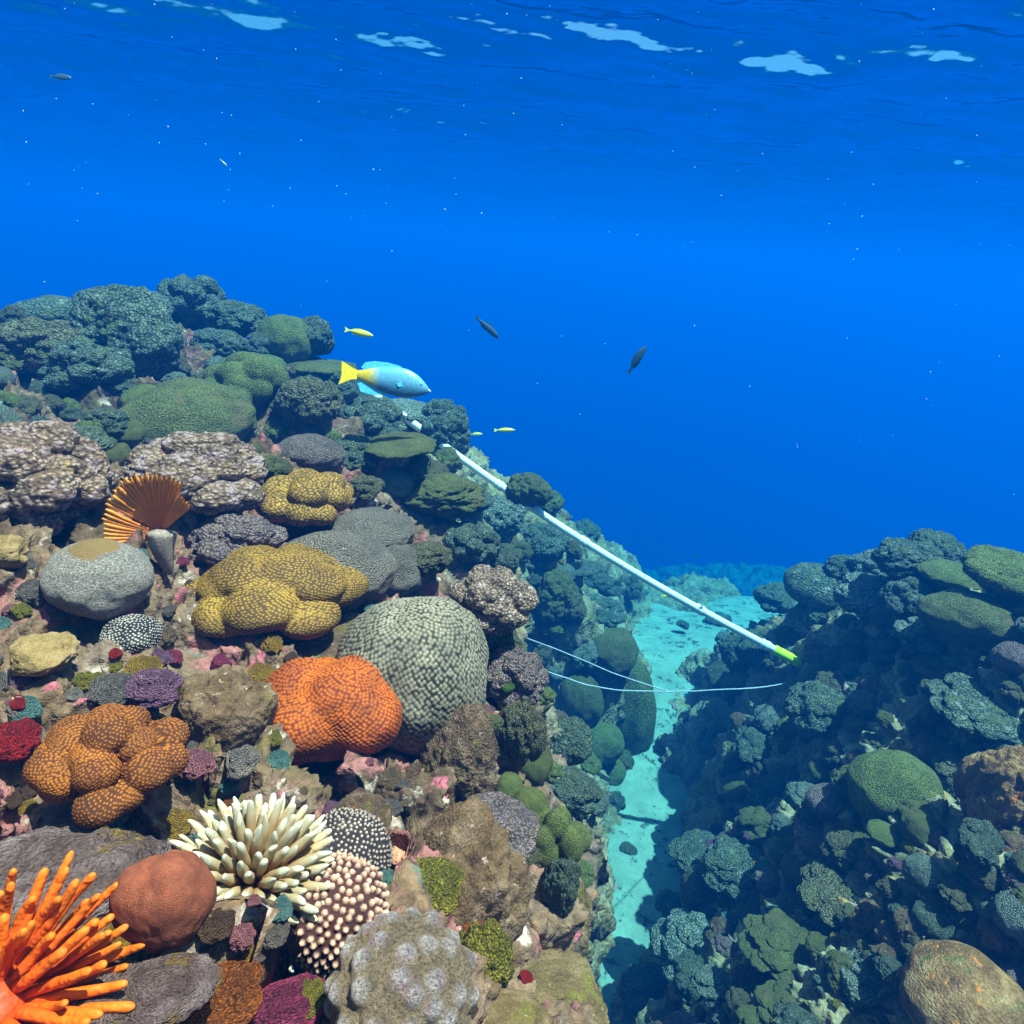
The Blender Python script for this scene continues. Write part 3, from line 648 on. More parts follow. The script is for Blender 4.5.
# --- orange anemone in the corner
def anemone():
    rng = np.random.RandomState(11); d = 0.66
    c = Vector(at(-8, 1006, d)); root = empty("orange_anemone", c, "bright orange anemone with long swaying tentacles at the bottom left corner", "anemone")
    U = 1.0 * d / F
    m = along_mat("orange tentacle skin", [(0.0, (0.6, 0.07, 0.002)), (0.6, (0.9, 0.17, 0.004)), (1.0, (0.95, 0.25, 0.01))], 0.6, 0.6)
    view = -Vector(ray(0, 1005)); rt = Vector((1, 0, 0.0)); upv = Vector((0, 0, 1))
    ms = [finger_mesh("tentacle", s + 20, 0.0, 1.0, 0.62, wob=0.0) for s in range(3)]
    n = 0
    for ring, cnt in ((0.25, 14), (0.6, 24), (0.95, 31), (1.25, 30)):
        for k in range(cnt):
            a = 2 * math.pi * (k + rng.uniform(-.3, .3)) / cnt
            ax = (view * 0.9 + upv * 0.15 + rt * 0.35).normalized(); s1 = ax.cross(Vector((0, 1, 0))).normalized(); s2 = ax.cross(s1)
            rad = (s1 * math.cos(a) + s2 * math.sin(a))
            base = ax * 8 * U + rad * (6 + 16 * ring) * U
            L = rng.uniform(52, 78) * U; t = np.concatenate([np.linspace(0, 0.9, 14), [0.93, 0.955, 0.975, 0.99, 0.997, 1.0]])
            lean = 0.35 + ring * 0.75 + rng.uniform(-.12, .12); sw = rng.uniform(-.12, .2)
            P = [];
            pos = Vector(base)
            for i, tt in enumerate(t):
                P.append(tuple(pos)); le = lean * (1 - 0.45 * tt) + 0.28 * math.sin(tt * 4.5 + k * 1.7)
                dirv = (ax * math.cos(le) + rad * math.sin(le) + upv * 0.12 * tt + rt * sw * tt).normalized(); pos = pos + dirv * L * (t[min(i + 1, 19)] - tt)
            r0 = rng.uniform(3.6, 4.8) * U
            e = np.clip((1 - t) / 0.07, 0, 1); r = r0 * (1 - 0.32 * t) * (1 + 0.07 * np.sin(t * 11 + k)) * np.sqrt(1 - (1 - e) ** 2) + 1e-5
            v, f = tube(P, r, 10); me = mesh_np("tentacle", v, f, attrs={'along': np.repeat(t, 10)})
            mobj("tentacle", me, m, root); n += 1
    v, f = ico(4); v = v * np.array([26, 26, 20]) * U; v *= (1 + 0.1 * fbm(v * 30, 3, 4))[:, None]
    mobj("base", mesh_np("anemone_base", v, f, attrs={'along': np.zeros(len(v))}), m, root)
anemone()

# --- orange feather duster worm with its grey stalk
def feather_worm():
    d, _ = reef_hit(160, 560); d -= 0.1
    o0 = at(160, 536, d); U = d / F
    root = empty("feather_worm", Vector(o0), "orange feather worm with striped fan on a grey stalk", "feather worm")
    rg = np.array(CM.to_3x3() @ Vector((1, 0, 0))); upv = np.array(CM.to_3x3() @ Vector((0, 1, 0))); vw = -ray(160, 536)
    m = along_mat("orange feather", [(0.0, (0.35, 0.06, 0.01)), (0.35, (0.85, 0.25, 0.015)), (1.0, (1.0, 0.42, 0.04))], 0.6, 0.6, grain=25)
    m2 = along_mat("brown feather web", [(0.0, (0.2, 0.04, 0.01)), (1.0, (0.5, 0.14, 0.01))], 0.7)
    n = 34; rng = np.random.RandomState(2); prev = None; W = []
    for k in range(n):
        q = k / (n - 1); a = R(200 - 158 * q)                     # from the left round to the upper right
        L = (54 - 8 * abs(q - 0.45) * 2 + rng.uniform(-2, 2)) * U * (0.78 if q > 0.85 else 1)
        t = np.linspace(0, 1, 14)
        cup = 16 * U * (t ** 1.6) * (1 + 0.8 * math.sin(q * 3.1))
        P = o0 * 0 + (np.outer(t * L * math.cos(a), rg) + np.outer(t * L * math.sin(a) + 5 * U * np.sin(t * 3) * (0.5 - abs(q - .5)), upv)) + np.outer(cup, vw) + upv * 3 * U
        P = P + np.outer(-10 * U * t * (1 - t), upv) * (1 if q < 0.3 else 0)
        r = 1.75 * U * (0.45 + 0.75 * t) * np.sqrt(np.clip((1.02 - t) / 0.12, 0.02, 1))
        v, f = tube(P, r, 8); mobj("feather_ray", mesh_np("feather_ray", v, f, attrs={'along': np.repeat(t, 8)}), m, root)
        W.append(P[:8] - vw * 2.2 * U)
    W = np.array(W); v = W.reshape(-1, 3); K = 8
    f = [(i * K + j, (i + 1) * K + j, (i + 1) * K + j + 1, i * K + j + 1) for i in range(n - 1) for j in range(K - 1)]
    wb = mobj("web", mesh_np("web", v, np.array(f), attrs={'along': np.tile(np.linspace(0, 1, K), n)}), m2, root)
    so_ = wb.modifiers.new("thick", 'SOLIDIFY'); so_.thickness = 0.8 * U
    # stalk: a tapered curved tube bending down to the rock
    t = np.linspace(0, 1, 14)
    P = np.outer(2 * U - 4 * U * t + 12 * U * t ** 2, rg) + np.outer(6 * U - 40 * U * t, upv) + np.outer(-14 * U * t ** 2, vw)
    v, f = tube(P, (11 * (1 - t) ** 0.8 + 2.5) * U * np.clip(t * 9 + .3, 0, 1), 14)
    ms = rock_mat("grey stalk skin", [(0.3, (0.2, 0.18, 0.16)), (0.6, (0.42, 0.38, 0.34)), (0.8, (0.6, 0.56, 0.5))], [], 14, 0.3, 200, 0.002)
    mobj("stalk", mesh_np("stalk", v, f), ms, root)
feather_worm()

# --- rocks of the near slope
thing("violet_rock", "long grey violet rock lying behind the orange anemone", "rock", 'rock', 71, 'purplerock', 62, 893, 84, 50, 6, rot=(0, 12, 20), d=0.93)
thing("rock", "flat grey brown rock slab left of the orange coral", "rock", 'rock', 72, 'bigbrown', 226, 716, 44, 50, 6, toward=-0.1, rot=(20, 0, 0))
thing("rock", "big brown rock with green and orange turf right of the knobbed corals", "rock", 'rock', 73, 'bigbrown', 455, 903, 62, 76, 6, d=1.2, rot=(-10, 22, 0))
thing("rock", "smooth olive brown boulder at the brink above the sand channel", "rock", 'rock', 74, 'mossrock', 546, 930, 42, 60, 6, toward=0.6, d=1.7)
thing("rock", "brown boulder with yellow white crust at the bottom edge beside the channel", "rock", 'rock', 75, 'mossrock', 548, 1012, 60, 42, 6, toward=0.6, d=1.3)
thing("rock", "shaded brown rock directly under the sage grey coral", "rock", 'rock', 76, 'brownrock', 462, 765, 44, 52, 6, toward=0.4)
thing("rock", "grey striped rock under the terracotta ball coral", "rock", 'rock', 77, 'purplerock', 140, 1000, 52, 30, 6, toward=0.7)
thing("rock", "grey brown rock shelf just above the long violet rock", "rock", 'rock', 78, 'slab', 60, 840, 60, 26, 6, toward=0.5)
thing("rock", "tan egg shaped stone left of the white dotted coral", "stone", 'rock', 79, 'tanstone', 43, 657, 27, 19, 5, toward=0.8)
thing("rock", "tan pointed stone at the left edge below the cauliflower coral", "stone", 'rock', 80, 'tanstone', 4, 552, 22, 17, 5, toward=0.8)
thing("rock", "dark orange tipped rock below the orange coral", "rock", 'rock', 81, 'brownrock', 360, 818, 34, 26, 6, toward=0.5)
thing("rock", "brown rock in the shade under the big mustard coral", "rock", 'rock', 82, 'brownrock', 330, 640, 60, 26, 6, toward=0.1)
thing("rock", "olive smooth rock cut by the bottom edge right of the lilac knobbed coral", "rock", 'rock', 83, 'mossrock', 505, 1022, 38, 22, 5, toward=0.8)
thing("turf_patch", "yellow green turf with orange specks on the big brown rock", "algae", 'knob', 84, 'c_lichen', 425, 890, 36, 25, 6, d=1.0)
thing("turf_patch", "moss green turf tuft low on the big brown rock", "algae", 'knob', 85, 'c_lichen', 484, 967, 26, 34, 6, d=1.0)
thing("sponge", "orange turf sponge between the two green turf patches", "sponge", 'knob', 86, 'c_orange', 478, 938, 17, 12, 5, d=0.98)
thing("sponge", "orange yellow encrusting sponge right of the grey striped rock", "sponge", 'knob', 87, 'c_orange', 205, 1003, 44, 26, 6, toward=0.8)
thing("sponge", "magenta sponge at the bottom edge under the dark knobbed coral", "sponge", 'rock', 88, 'c_magenta', 275, 1012, 42, 22, 5, toward=0.7)
thing("sponge", "bright red sponge left of the ochre knobby coral", "sponge", 'knob', 89, 'c_red', 12, 742, 22, 18, 5, toward=0.8)
thing("sponge", "lime green ball sponge on the rubbly coral under the cream cauliflower", "sponge", 'massive', 90, 'c_green', 507, 687, 8, 8, 4, toward=0, d=1.62)
thing("sponge", "pink sponge clump right of the ochre knobby coral", "sponge", 'knob', 91, 'c_pink', 196, 766, 17, 15, 5, toward=0.9)
thing("coral_clump", "brown lumpy coral clump covered in pink and turquoise crusts", "coral", 'cauli', 92, 'lilac_cauli', 492, 835, 46, 38, 6, toward=0.6)
thing("coral_clump", "pink violet crusted clump under the white dotted coral", "coral", 'cauli', 93, 'c_plum', 150, 690, 24, 20, 5, toward=0.8)
thing("coral_clump", "blue grey crusted stone left of the pink violet clump", "coral", 'knob', 94, 'c_grey', 112, 690, 22, 14, 5, toward=0.8)
thing("coral_clump", "yellow crusted clump above the pink violet clump", "coral", 'knob', 95, 'c_yellow', 145, 668, 17, 11, 5, toward=0.8)
def cup_sponge():
    d, _ = reef_hit(398, 855); d -= 0.05; U = d / F
    root = empty("cup_sponge", Vector(at(398, 848, d)), "small salmon cup sponge on top of the big brown rock", "sponge")
    prof = [(3, -14), (8, -12), (13, -4), (15, 6), (14, 11), (12, 12.5), (10, 11), (9, 4), (6, 0), (0.1, -1)]
    v = []; S = 28
    for r, z in prof:
        for j in range(S):
            a = 2 * math.pi * j / S; w_ = 1 + 0.07 * math.sin(a * 3) + 0.04 * math.sin(a * 7 + z)
            v.append((r * w_ * math.cos(a) * U, r * w_ * math.sin(a) * U, z * U))
    f = [(i * S + j, i * S + (j + 1) % S, (i + 1) * S + (j + 1) % S, (i + 1) * S + j) for i in range(len(prof) - 1) for j in range(S)]
    inner = [q for q in f if min(q) // S >= 5]; outer = [q for q in f if min(q) // S < 5]
    m1 = crust("plum cup skin", (0.4, 0.18, 0.16)); m2 = crust("salmon cup lining", (0.85, 0.42, 0.28))
    a = mobj("cup_wall", mesh_np("cup_wall", v, np.array(outer)), m1, root)
    b = mobj("cup_lining", mesh_np("cup_lining", v, np.array(inner)), m2, root)
    root.rotation_euler = (R(38), 0, 0)
cup_sponge()

# ------------------------------------------------------------------ the large heads of the two reefs further off
HEADS = [
 # left ridge, from the skyline down
 (128, 345, 44, 44, 'knob', 'teal', 1, "largest domed reef head on the far left ridge, pale on its right shoulder"),
 (56, 322, 36, 20, 'massive', 'teal', 2, "broad green mound on the skyline at the far left"),
 (40, 352, 38, 26, 'knob', 'tanhead', 3, "tan topped dome in front of the broad green mound at the far left"),
 (108, 303, 26, 14, 'knob', 'teal', 4, "low hump on the skyline above the largest domed head"),
 (150, 306, 20, 13, 'knob', 'pale', 5, "small pale hump on the skyline between the low hump and the lobed head"),
 (192, 306, 28, 26, 'cauli', 'teal', 6, "highest lobed reef head standing out on the left skyline"),
 (238, 322, 26, 18, 'knob', 'teal', 7, "rugged head on the skyline right of the highest lobed head"),
 (222, 350, 26, 18, 'cauli', 'teal', 8, "dark fluffy head under the highest lobed head"),
 (88, 372, 34, 26, 'cauli', 'teal', 9, "fluffy coral head hanging below the tan topped dome"),
 (288, 346, 28, 26, 'massive', 'olive', 10, "smooth olive ball coral on the skyline left of the yellow fish"),
 (312, 340, 20, 20, 'knob', 'teal', 11, "rough head peeping out behind the smooth olive ball coral"),
 (246, 392, 38, 34, 'lobed', 'olive', 12, "olive lobed coral with deep folds in the middle of the left reef"),
 (186, 418, 58, 34, 'massive', 'moss', 13, "wide smooth olive mound above the tan and grey cauliflower coral"),
 (150, 402, 24, 14, 'massive', 'olive', 14, "small green mound behind the wide smooth olive mound"),
 (254, 366, 30, 12, 'massive', 'olive', 15, "flat green shelf behind the olive lobed coral"),
 (322, 366, 30, 14, 'table', 'moss', 16, "flat topped coral just left of the yellow tail"),
 (311, 405, 30, 27, 'knob', 'tanhead', 17, "round tan topped head below the flat topped coral"),
 (336, 390, 22, 20, 'knob', 'teal', 18, "rough head between the flat topped coral and the big blue fish"),
 (108, 425, 20, 14, 'knob', 'teal', 19, "little dark head in the gully left of the olive mound"),
 (125, 434, 16, 13, 'massive', 'moss', 20, "little mossy ball at the foot of the wide olive mound"),
 (60, 448, 40, 16, 'cauli', 'teal', 21, "shaded fluffy coral on the gully floor at the left"),
 (372, 425, 32, 26, 'cauli', 'teal', 22, "fluffy head under the big blue fish"),
 (412, 410, 28, 14, 'table', 'pale', 23, "mushroom shaped cap overhanging a dark hollow right of the short pipe end"),
 (402, 445, 34, 18, 'table', 'moss', 24, "flat green table coral below the dark hollow"),
 (443, 432, 28, 30, 'knob', 'teal', 25, "rough head on the skyline below the mushroom shaped cap"),
 (452, 430, 13, 18, 'knob', 'teal', 26, "narrow head at the left end of the long pipe section"),
 (357, 458, 30, 22, 'knob', 'teal', 27, "greenish head right of the grey violet dome coral"),
 (362, 490, 22, 14, 'cauli', 'tanhead', 28, "pinkish tan tufted head right of the smaller mustard coral"),
 (437, 498, 44, 26, 'knob', 'moss', 29, "wide rugged head with an olive top behind the tan grey mound coral"),
 (462, 500, 28, 18, 'knob', 'teal', 30, "rugged head below the upper end of the long pipe section"),
 (528, 492, 22, 20, 'knob', 'moss', 31, "round boulder head covering the pipe near the reef edge"),
 (497, 520, 26, 26, 'knob', 'pale', 32, "pale rubbly head left below the round boulder head"),
 (470, 545, 30, 24, 'cauli', 'teal', 33, "green tufted head above the cream cauliflower coral"),
 (425, 560, 26, 20, 'knob', 'tanhead', 34, "brown green head behind the rounded grey coral shoulder"),
 (545, 545, 26, 22, 'knob', 'teal', 35, "green rugged head just under the pipe"),
 (582, 568, 20, 12, 'table', 'teal', 36, "small shelf coral on the wall under the pipe"),
 (555, 600, 24, 28, 'knob', 'moss', 37, "olive head on the wall right of the cream cauliflower coral"),
 (572, 612, 14, 18, 'cauli', 'tanhead', 38, "tan tufted head on the wall beside the olive head"),
 (612, 650, 26, 22, 'massive', 'moss', 39, "rounded overhanging boulder coral where the two ropes leave the wall"),
 (600, 612, 24, 16, 'cauli', 'teal', 40, "fluffy shelf above the rounded overhanging boulder coral"),
 (625, 720, 26, 50, 'massive', 'olive', 41, "tall smooth green buttress coral facing the sand channel"),
 (580, 702, 22, 30, 'massive', 'moss', 42, "oval green coral under the upper rope"),
 (600, 745, 22, 22, 'massive', 'olive', 43, "folded olive coral left of the green buttress"),
 (565, 745, 24, 26, 'knob', 'teal', 44, "rough head on the wall left of the folded olive coral"),
 (530, 765, 20, 24, 'massive', 'moss', 45, "mossy coral at the wall just right of the lilac dotted rubbly coral"),
 (528, 815, 18, 24, 'massive', 'olive', 46, "upper olive lobe on the wall above the folded olive brown coral"),
 (556, 848, 28, 34, 'lobed', 'olive', 47, "folded olive brown coral low on the wall beside the sand"),
 (570, 790, 26, 22, 'cauli', 'teal', 48, "green tufted coral on the wall above the folded olive brown coral"),
 (560, 890, 16, 26, 'knob', 'teal', 49, "dark rough head at the foot of the left wall"),
 (520, 735, 24, 34, 'knob', 'tanhead', 50, "brown rough column under the lilac dotted rubbly coral"),
 # right reef
 (905, 558, 26, 18, 'knob', 'teal', 60, "domed head on the right skyline"),
 (935, 552, 22, 18, 'knob', 'teal', 61, "rounded head on the right skyline beside the domed head"),
 (877, 568, 22, 16, 'cauli', 'pale', 62, "pale ribbed head on the right skyline left of the domed head"),
 (1010, 572, 32, 34, 'table', 'olive', 63, "overhanging green slab cut by the right edge"),
 (820, 590, 34, 24, 'massive', 'teal', 64, "smooth green mound beyond the lower end of the pipe"),
 (845, 572, 18, 14, 'knob', 'teal', 65, "distant hump behind the smooth green mound"),
 (780, 600, 24, 16, 'cauli', 'teal', 66, "distant fluffy head at the left end of the right skyline"),
 (872, 600, 30, 22, 'knob', 'pale', 67, "pale rugged head lit on top, right of the smooth green mound"),
 (908, 606, 22, 22, 'cauli', 'teal', 68, "bumpy head touching the pale rugged head"),
 (952, 575, 26, 12, 'massive', 'olive', 69, "flat green coral between the domed heads and the overhanging slab"),
 (972, 622, 38, 26, 'massive', 'moss', 70, "wide olive mound under the overhanging green slab"),
 (1006, 616, 10, 10, 'massive', 'teal', 71, "small dark ball coral between the olive mound and the slab"),
 (930, 640, 24, 16, 'cauli', 'pale', 72, "turquoise white crusted shelf on the upper right reef"),
 (893, 650, 20, 14, 'cauli', 'teal', 73, "tufted coral left of the turquoise white shelf"),
 (945, 672, 26, 14, 'cauli', 'tanhead', 74, "brown tufted ledge below the turquoise white shelf"),
 (815, 618, 16, 16, 'cauli', 'teal', 75, "tufted outcrop just above the yellow green sleeve"),
 (985, 712, 40, 20, 'cauli', 'teal', 76, "wide green ledge on the right reef under the olive mound"),
 (893, 790, 36, 32, 'massive', 'olive', 77, "big smooth green coral in the middle of the right reef"),
 (1006, 805, 34, 50, 'knob', 'rustrock', 78, "colourful brown rock tower at the right edge"),
 (884, 834, 13, 9, 'massive', 'olive', 79, "little yellow olive ball below the big smooth green coral"),
 (962, 1002, 40, 34, 'massive', 'rustrock', 80, "smooth brown boulder in the bottom right corner"),
 (690, 948, 30, 28, 'cauli', 'pale', 81, "round grey coral with fine maze pattern near the bottom"),
 (702, 893, 18, 20, 'massive', 'tanhead', 82, "rounded purple brown coral above the maze pattern coral"),
 (738, 872, 30, 24, 'cauli', 'teal', 83, "green tufted head right of the sand strip"),
 (700, 858, 24, 18, 'knob', 'teal', 84, "dark head at the edge of the sand strip"),
 (778, 785, 12, 10, 'massive', 'teal', 85, "small smooth teal ball on the right slope"),
 (806, 798, 16, 12, 'cauli', 'pale', 86, "pale turquoise tuft left of the big smooth green coral"),
 (765, 800, 14, 12, 'knob', 'teal', 87, "knobby head left of the pale turquoise tuft"),
 (815, 715, 28, 26, 'cauli', 'teal', 88, "tufted teal head below the end of the rope"),
 (742, 655, 22, 24, 'cauli', 'teal', 89, "fluffy head at the left foot of the right reef under the pipe"),
 (718, 628, 16, 14, 'knob', 'teal', 90, "low dark head on the sand left of the fluffy head"),
 (716, 745, 16, 18, 'cauli', 'teal', 91, "dark tufted head beside the narrow sand strip"),
 (868, 985, 22, 20, 'cauli', 'pale', 92, "fine grained pale blue coral left of the smooth brown boulder"),
 (845, 975, 15, 15, 'knob', 'moss', 93, "yellow olive knob beside the fine grained pale blue coral"),
 (790, 1012, 26, 16, 'cauli', 'moss', 94, "yellow green coral at the bottom edge of the right reef"),
 (648, 990, 22, 20, 'cauli', 'teal', 95, "teal tufted head at the bottom between sand and right reef"),
 (672, 915, 18, 18, 'knob', 'teal', 96, "dark teal head jutting into the sand strip"),
 (962, 770, 22, 14, 'cauli', 'tanhead', 97, "brown tufted head left of the colourful rock tower"),
 (840, 900, 32, 22, 'cauli', 'tanhead', 98, "broad brown and green rubble coral in the lower right reef"),
 (780, 945, 30, 22, 'cauli', 'moss', 99, "olive rubble coral beside the maze pattern coral"),
]
for (px, py, w_, h_, kind, mt, sd, lab) in HEADS:
    d, _ = reef_hit(px, py + 0.4 * h_); d = min(d, 14)
    if (px, py) == (528, 492): d = 4.4
    kw = {'n': 16, 'spread': 0.62, 'lr': (0.3, 0.42), 'k': 30} if kind == 'lobed' else {}
    nm = {'rock': 'rock', 'table': 'table_coral', 'massive': 'massive_coral', 'lobed': 'lobed_coral'}.get(kind, 'hard_coral')
    thing(nm, lab, 'coral' if mt != 'rustrock' else 'rock', kind, 200 + sd % 9 if kind != 'lobed' else 200 + sd, mt, px, py, w_ * 1.06, h_ * 1.06, 6, d=d - 0.08 * h_ * d / F, rot=(random.uniform(-8, 8), random.uniform(-8, 8), random.uniform(0, 360)), **kw)

# ------------------------------------------------------------------ small growth scattered over the rock
rs = np.random.RandomState(77)
PLACED += [(x, y, 14, 12) for x, y in ((390, 404), (478, 468), (492, 476), (506, 486), (560, 524), (760, 640), (785, 655), (800, 665), (785, 684), (770, 688))]
def scatter(n, box, sizes, kinds, mats, labels, group, name, cat, mind=1.3, lift=0.12, seeds=6, level=5, keep=None):
    """kinds x mats: each pick is a copy of one of a few meshes; box in picture pixels is only where rays probe the reef"""
    k = tries = 0; x0, y0, x1, y1 = box
    while k < n and tries < n * 30:
        tries += 1
        px, py = rs.uniform(x0, x1), rs.uniform(y0, y1)
        if keep and not keep(px, py): continue
        w_ = rs.uniform(*sizes)
        if any((px - a) ** 2 / (b_ + w_ * .7) ** 2 + (py - c) ** 2 / (e + w_ * .7) ** 2 < mind * 0.55 for a, c, b_, e in PLACED): continue
        r = ray(px, py); hit = REEF.ray_cast(Vector((0, 0, 0)), Vector(r))
        if hit[0] is None or hit[3] > 12 or hit[0].z < SAND_Z - 0.05: continue
        i = rs.randint(len(mats)); kd = kinds[rs.randint(len(kinds))]
        me = coral_mesh(kd, 300 + rs.randint(seeds), level)
        o = mobj(name, me, MT[mats[i]])
        tag(o, labels[i], cat, group + (" " + mats[i].replace('c_', '') if len(mats) > 1 else ""))
        s_ = w_ * hit[3] / F; nrm = hit[1] if hit[1].dot(Vector(r)) < 0 else -hit[1]
        axis = (nrm * 0.6 + Vector((0, 0, 0.6))).normalized()
        o.matrix_world = Matrix.Translation(hit[0] + nrm * s_ * lift) @ axis.to_track_quat('Z', 'Y').to_matrix().to_4x4() @ Matrix.Rotation(rs.uniform(0, 6.28), 4, 'Z') @ Matrix.Diagonal((s_ * rs.uniform(.85, 1.2), s_ * rs.uniform(.85, 1.2), s_ * rs.uniform(.6, 1.0), 1))
        PLACED.append((px, py, w_, w_)); k += 1
    return k
lf = lambda px, py: px < 575 and py > 500 and (px < 560 or py > 900)
leftup = lambda px, py: px < (632 if py < 760 else 632 - (py - 760) * 0.35) and py < 900 and not (px < 470 and py > 490)
right = lambda px, py: px > (715 if py < 800 else 715 - (py - 800) * 0.3)
scatter(150, (-60, 560, 560, 1060), (5, 14), ['knob', 'rock', 'cauli'], ['c_pink', 'c_magenta', 'c_plum', 'c_white', 'c_grey', 'c_tan', 'c_brown', 'c_orange', 'c_yellow', 'c_lichen', 'c_cyan'],
    ["small rose pink crusted lump in the near rubble", "small deep magenta lump in the near rubble", "small violet crusted lump in the near rubble", "small white crusted pebble in the near rubble", "small grey stone in the near rubble",
     "small tan stone in the near rubble", "small dark brown stone in the near rubble", "small orange sponge lump in the near rubble", "small mustard yellow sponge lump in the near rubble", "small yellow green algae tuft in the near rubble", "small pale turquoise crusted lump in the near rubble"],
    "near rubble", "rubble_lump", "rubble", mind=0.9, keep=lf)
scatter(75, (-60, 540, 560, 1060), (3, 6.5), ['rock', 'knob'], ['c_white', 'c_pink', 'c_grey', 'c_tan', 'c_brown', 'c_red'],
    ["tiny white chip between the near corals", "tiny pink chip between the near corals", "tiny grey pebble between the near corals", "tiny tan pebble between the near corals", "tiny brown pebble between the near corals", "tiny red sponge bit between the near corals"],
    "tiny rubble", "pebble", "rubble", mind=0.5, keep=lf, level=4)
scatter(110, (-60, 300, 660, 900), (8, 17), ['knob', 'cauli', 'knob', 'cauli', 'massive'], ['teal', 'tanhead', 'moss', 'pale', 'olive'],
    ["small grey green coral head on the left reef", "small tan brown coral head on the left reef", "small mossy coral head on the left reef", "small pale coral head on the left reef", "small olive coral head on the left reef"],
    "left reef heads", "hard_coral", "coral", mind=0.8, keep=leftup, level=6)
scatter(200, (640, 560, 1080, 1060), (7, 18), ['knob', 'cauli', 'cauli', 'massive'], ['teal', 'tanhead', 'moss', 'pale', 'lilac_cauli', 'tanhead', 'moss', 'brownrock'],
    ["small grey green coral head on the right reef", "small tan brown coral head on the right reef", "small mossy coral head on the right reef", "small pale coral head on the right reef", "small lilac coral head on the right reef", "small tan brown coral head on the right reef", "small mossy coral head on the right reef", "small dark brown coral head on the right reef"],
    "right reef heads", "hard_coral", "coral", mind=0.8, keep=right, level=6)
scatter(110, (690, 760, 1060, 1060), (3, 8), ['knob', 'cauli'], ['c_cyan', 'c_yellow', 'c_tan', 'c_plum', 'c_lichen'],
    ["tiny turquoise tuft on the lower right reef", "tiny yellow tuft on the lower right reef", "tiny tan lump on the lower right reef", "tiny violet lump on the lower right reef", "tiny yellow green tuft on the lower right reef"],
    "right reef tufts", "reef_tuft", "coral", mind=0.3, keep=right, level=4)

# stones lying on the sand
def sand_stones():
    for i in range(26):
        px, py = rs.uniform(590, 760), rs.uniform(550, 960)
        r = ray(px, py); t = (SAND_Z - 0.02) / r[2]; p = r * t
        if t > 11: continue
        h = REEF.ray_cast(Vector((0, 0, 0)), Vector(r))
        if h[0] is not None and h[3] < t: continue
        o = mobj("sand_stone", coral_mesh('rock' if i % 2 else 'knob', 300 + i % 6, 4 if False else 5), MT['teal']); s_ = rs.uniform(0.02, 0.07)
        o.matrix_world = Matrix.Translation(p + np.array([0, 0, s_ * .25])) @ Matrix.Rotation(rs.uniform(0, 6), 4, 'Z') @ Matrix.Diagonal((s_, s_ * 1.2, s_ * .7, 1))
        tag(o, "dark stone lying on the pale sand of the channel", "stone", "stones on the sand")
sand_stones()

# ------------------------------------------------------------------ the pipe and the two ropes
def plain_mat(name, c, rough=0.5, spec=0.4, var=0.25, scale=18, bump=0.2, patches=()):
    m, T, p = new_mat(name, rough, spec); co = coords(T)
    n = T.noise(co, scale, 5, 0.65)
    k = T.mix(1.0, c, T.ramp(n, [(0.3, (1 - var,) * 3), (0.7, (1 + var,) * 3)]), 'MULTIPLY')
    for pc, ps, th in patches: k = T.mix(T.maprange(T.noise(co, ps, 4, 0.7), th, th + 0.05), k, pc)
    T.l.new(k, p.inputs["Base Color"])
    b = T.add("Bump", {"Height": n, "Strength": bump, "Distance": 0.01}); T.l.new(b.outputs[0], p.inputs["Normal"])
    return m
PA = 4.62
def pipe():
    dB = reef_hit(800, 662)[0]; A = Vector(at(372, 393, PA)); B = Vector(at(802, 664, dB - 0.02))
    root = empty("pipe", A, "long pale plastic pipe with joints and a yellow green sleeve spanning the channel", "pipe")
    m = plain_mat("pale pipe plastic", (0.78, 0.86, 0.84), 0.35, 0.5, 0.12, 6, 0.15, [((0.35, 0.4, 0.3), 22, 0.63)])
    D = B - A; L = D.length
    def seg(t0, t1, r0, r1, name, mat, n=40, prof=None):
        t = np.linspace(0, 1, n); P = [list((A + D * (t0 + (t1 - t0) * x)) - A) for x in t]
        P = np.array(P); P[:, 2] -= 0.10 * np.sin(math.pi * (t0 + (t1 - t0) * t))      # a slight sag
        r = r0 + (r1 - r0) * t
        if prof is not None: r = r * prof(t)
        v, f = tube(P, r, 20); o = mobj(name, mesh_np(name, v, f), mat, root); return o
    seg(0, 0.95, 0.026, 0.025, "tube", m, 120)
    for c, w_ in ((0.50, 0.010), (0.768, 0.012), (0.918, 0.012), (0.30, 0.01)):
        seg(c - w_, c + w_, 0.032, 0.032, "coupling", m, 14, lambda t: np.where((t < 0.08) | (t > 0.92), 0.85, 1 + 0.06 * np.sin(t * 12)))
    my = plain_mat("yellow green sleeve", (0.62, 0.95, 0.01), 0.5, 0.4, 0.15, 12)
    seg(0.935, 1.0, 0.033, 0.033, "sleeve", my, 20, lambda t: np.where((t < 0.03) | (t > 0.97), 0.6, 1 + 0.03 * np.sin(t * 25)))
    # loose tape tails on the joints
    for c in (0.768, 0.93):
        P0 = (D * c); pts = [np.array(P0) + np.array([0.004 * i, -0.02, -0.02 - 0.012 * i + (0.0 if c > .8 else 0.07)]) + np.array([0, 0, -0.10 * math.sin(math.pi * c)]) for i in range(6)]
        v, f = tube(np.array(pts), np.linspace(0.007, 0.002, 6), 6); mobj("tape_tail", mesh_np("tape_tail", v, f), m, root)
pipe()
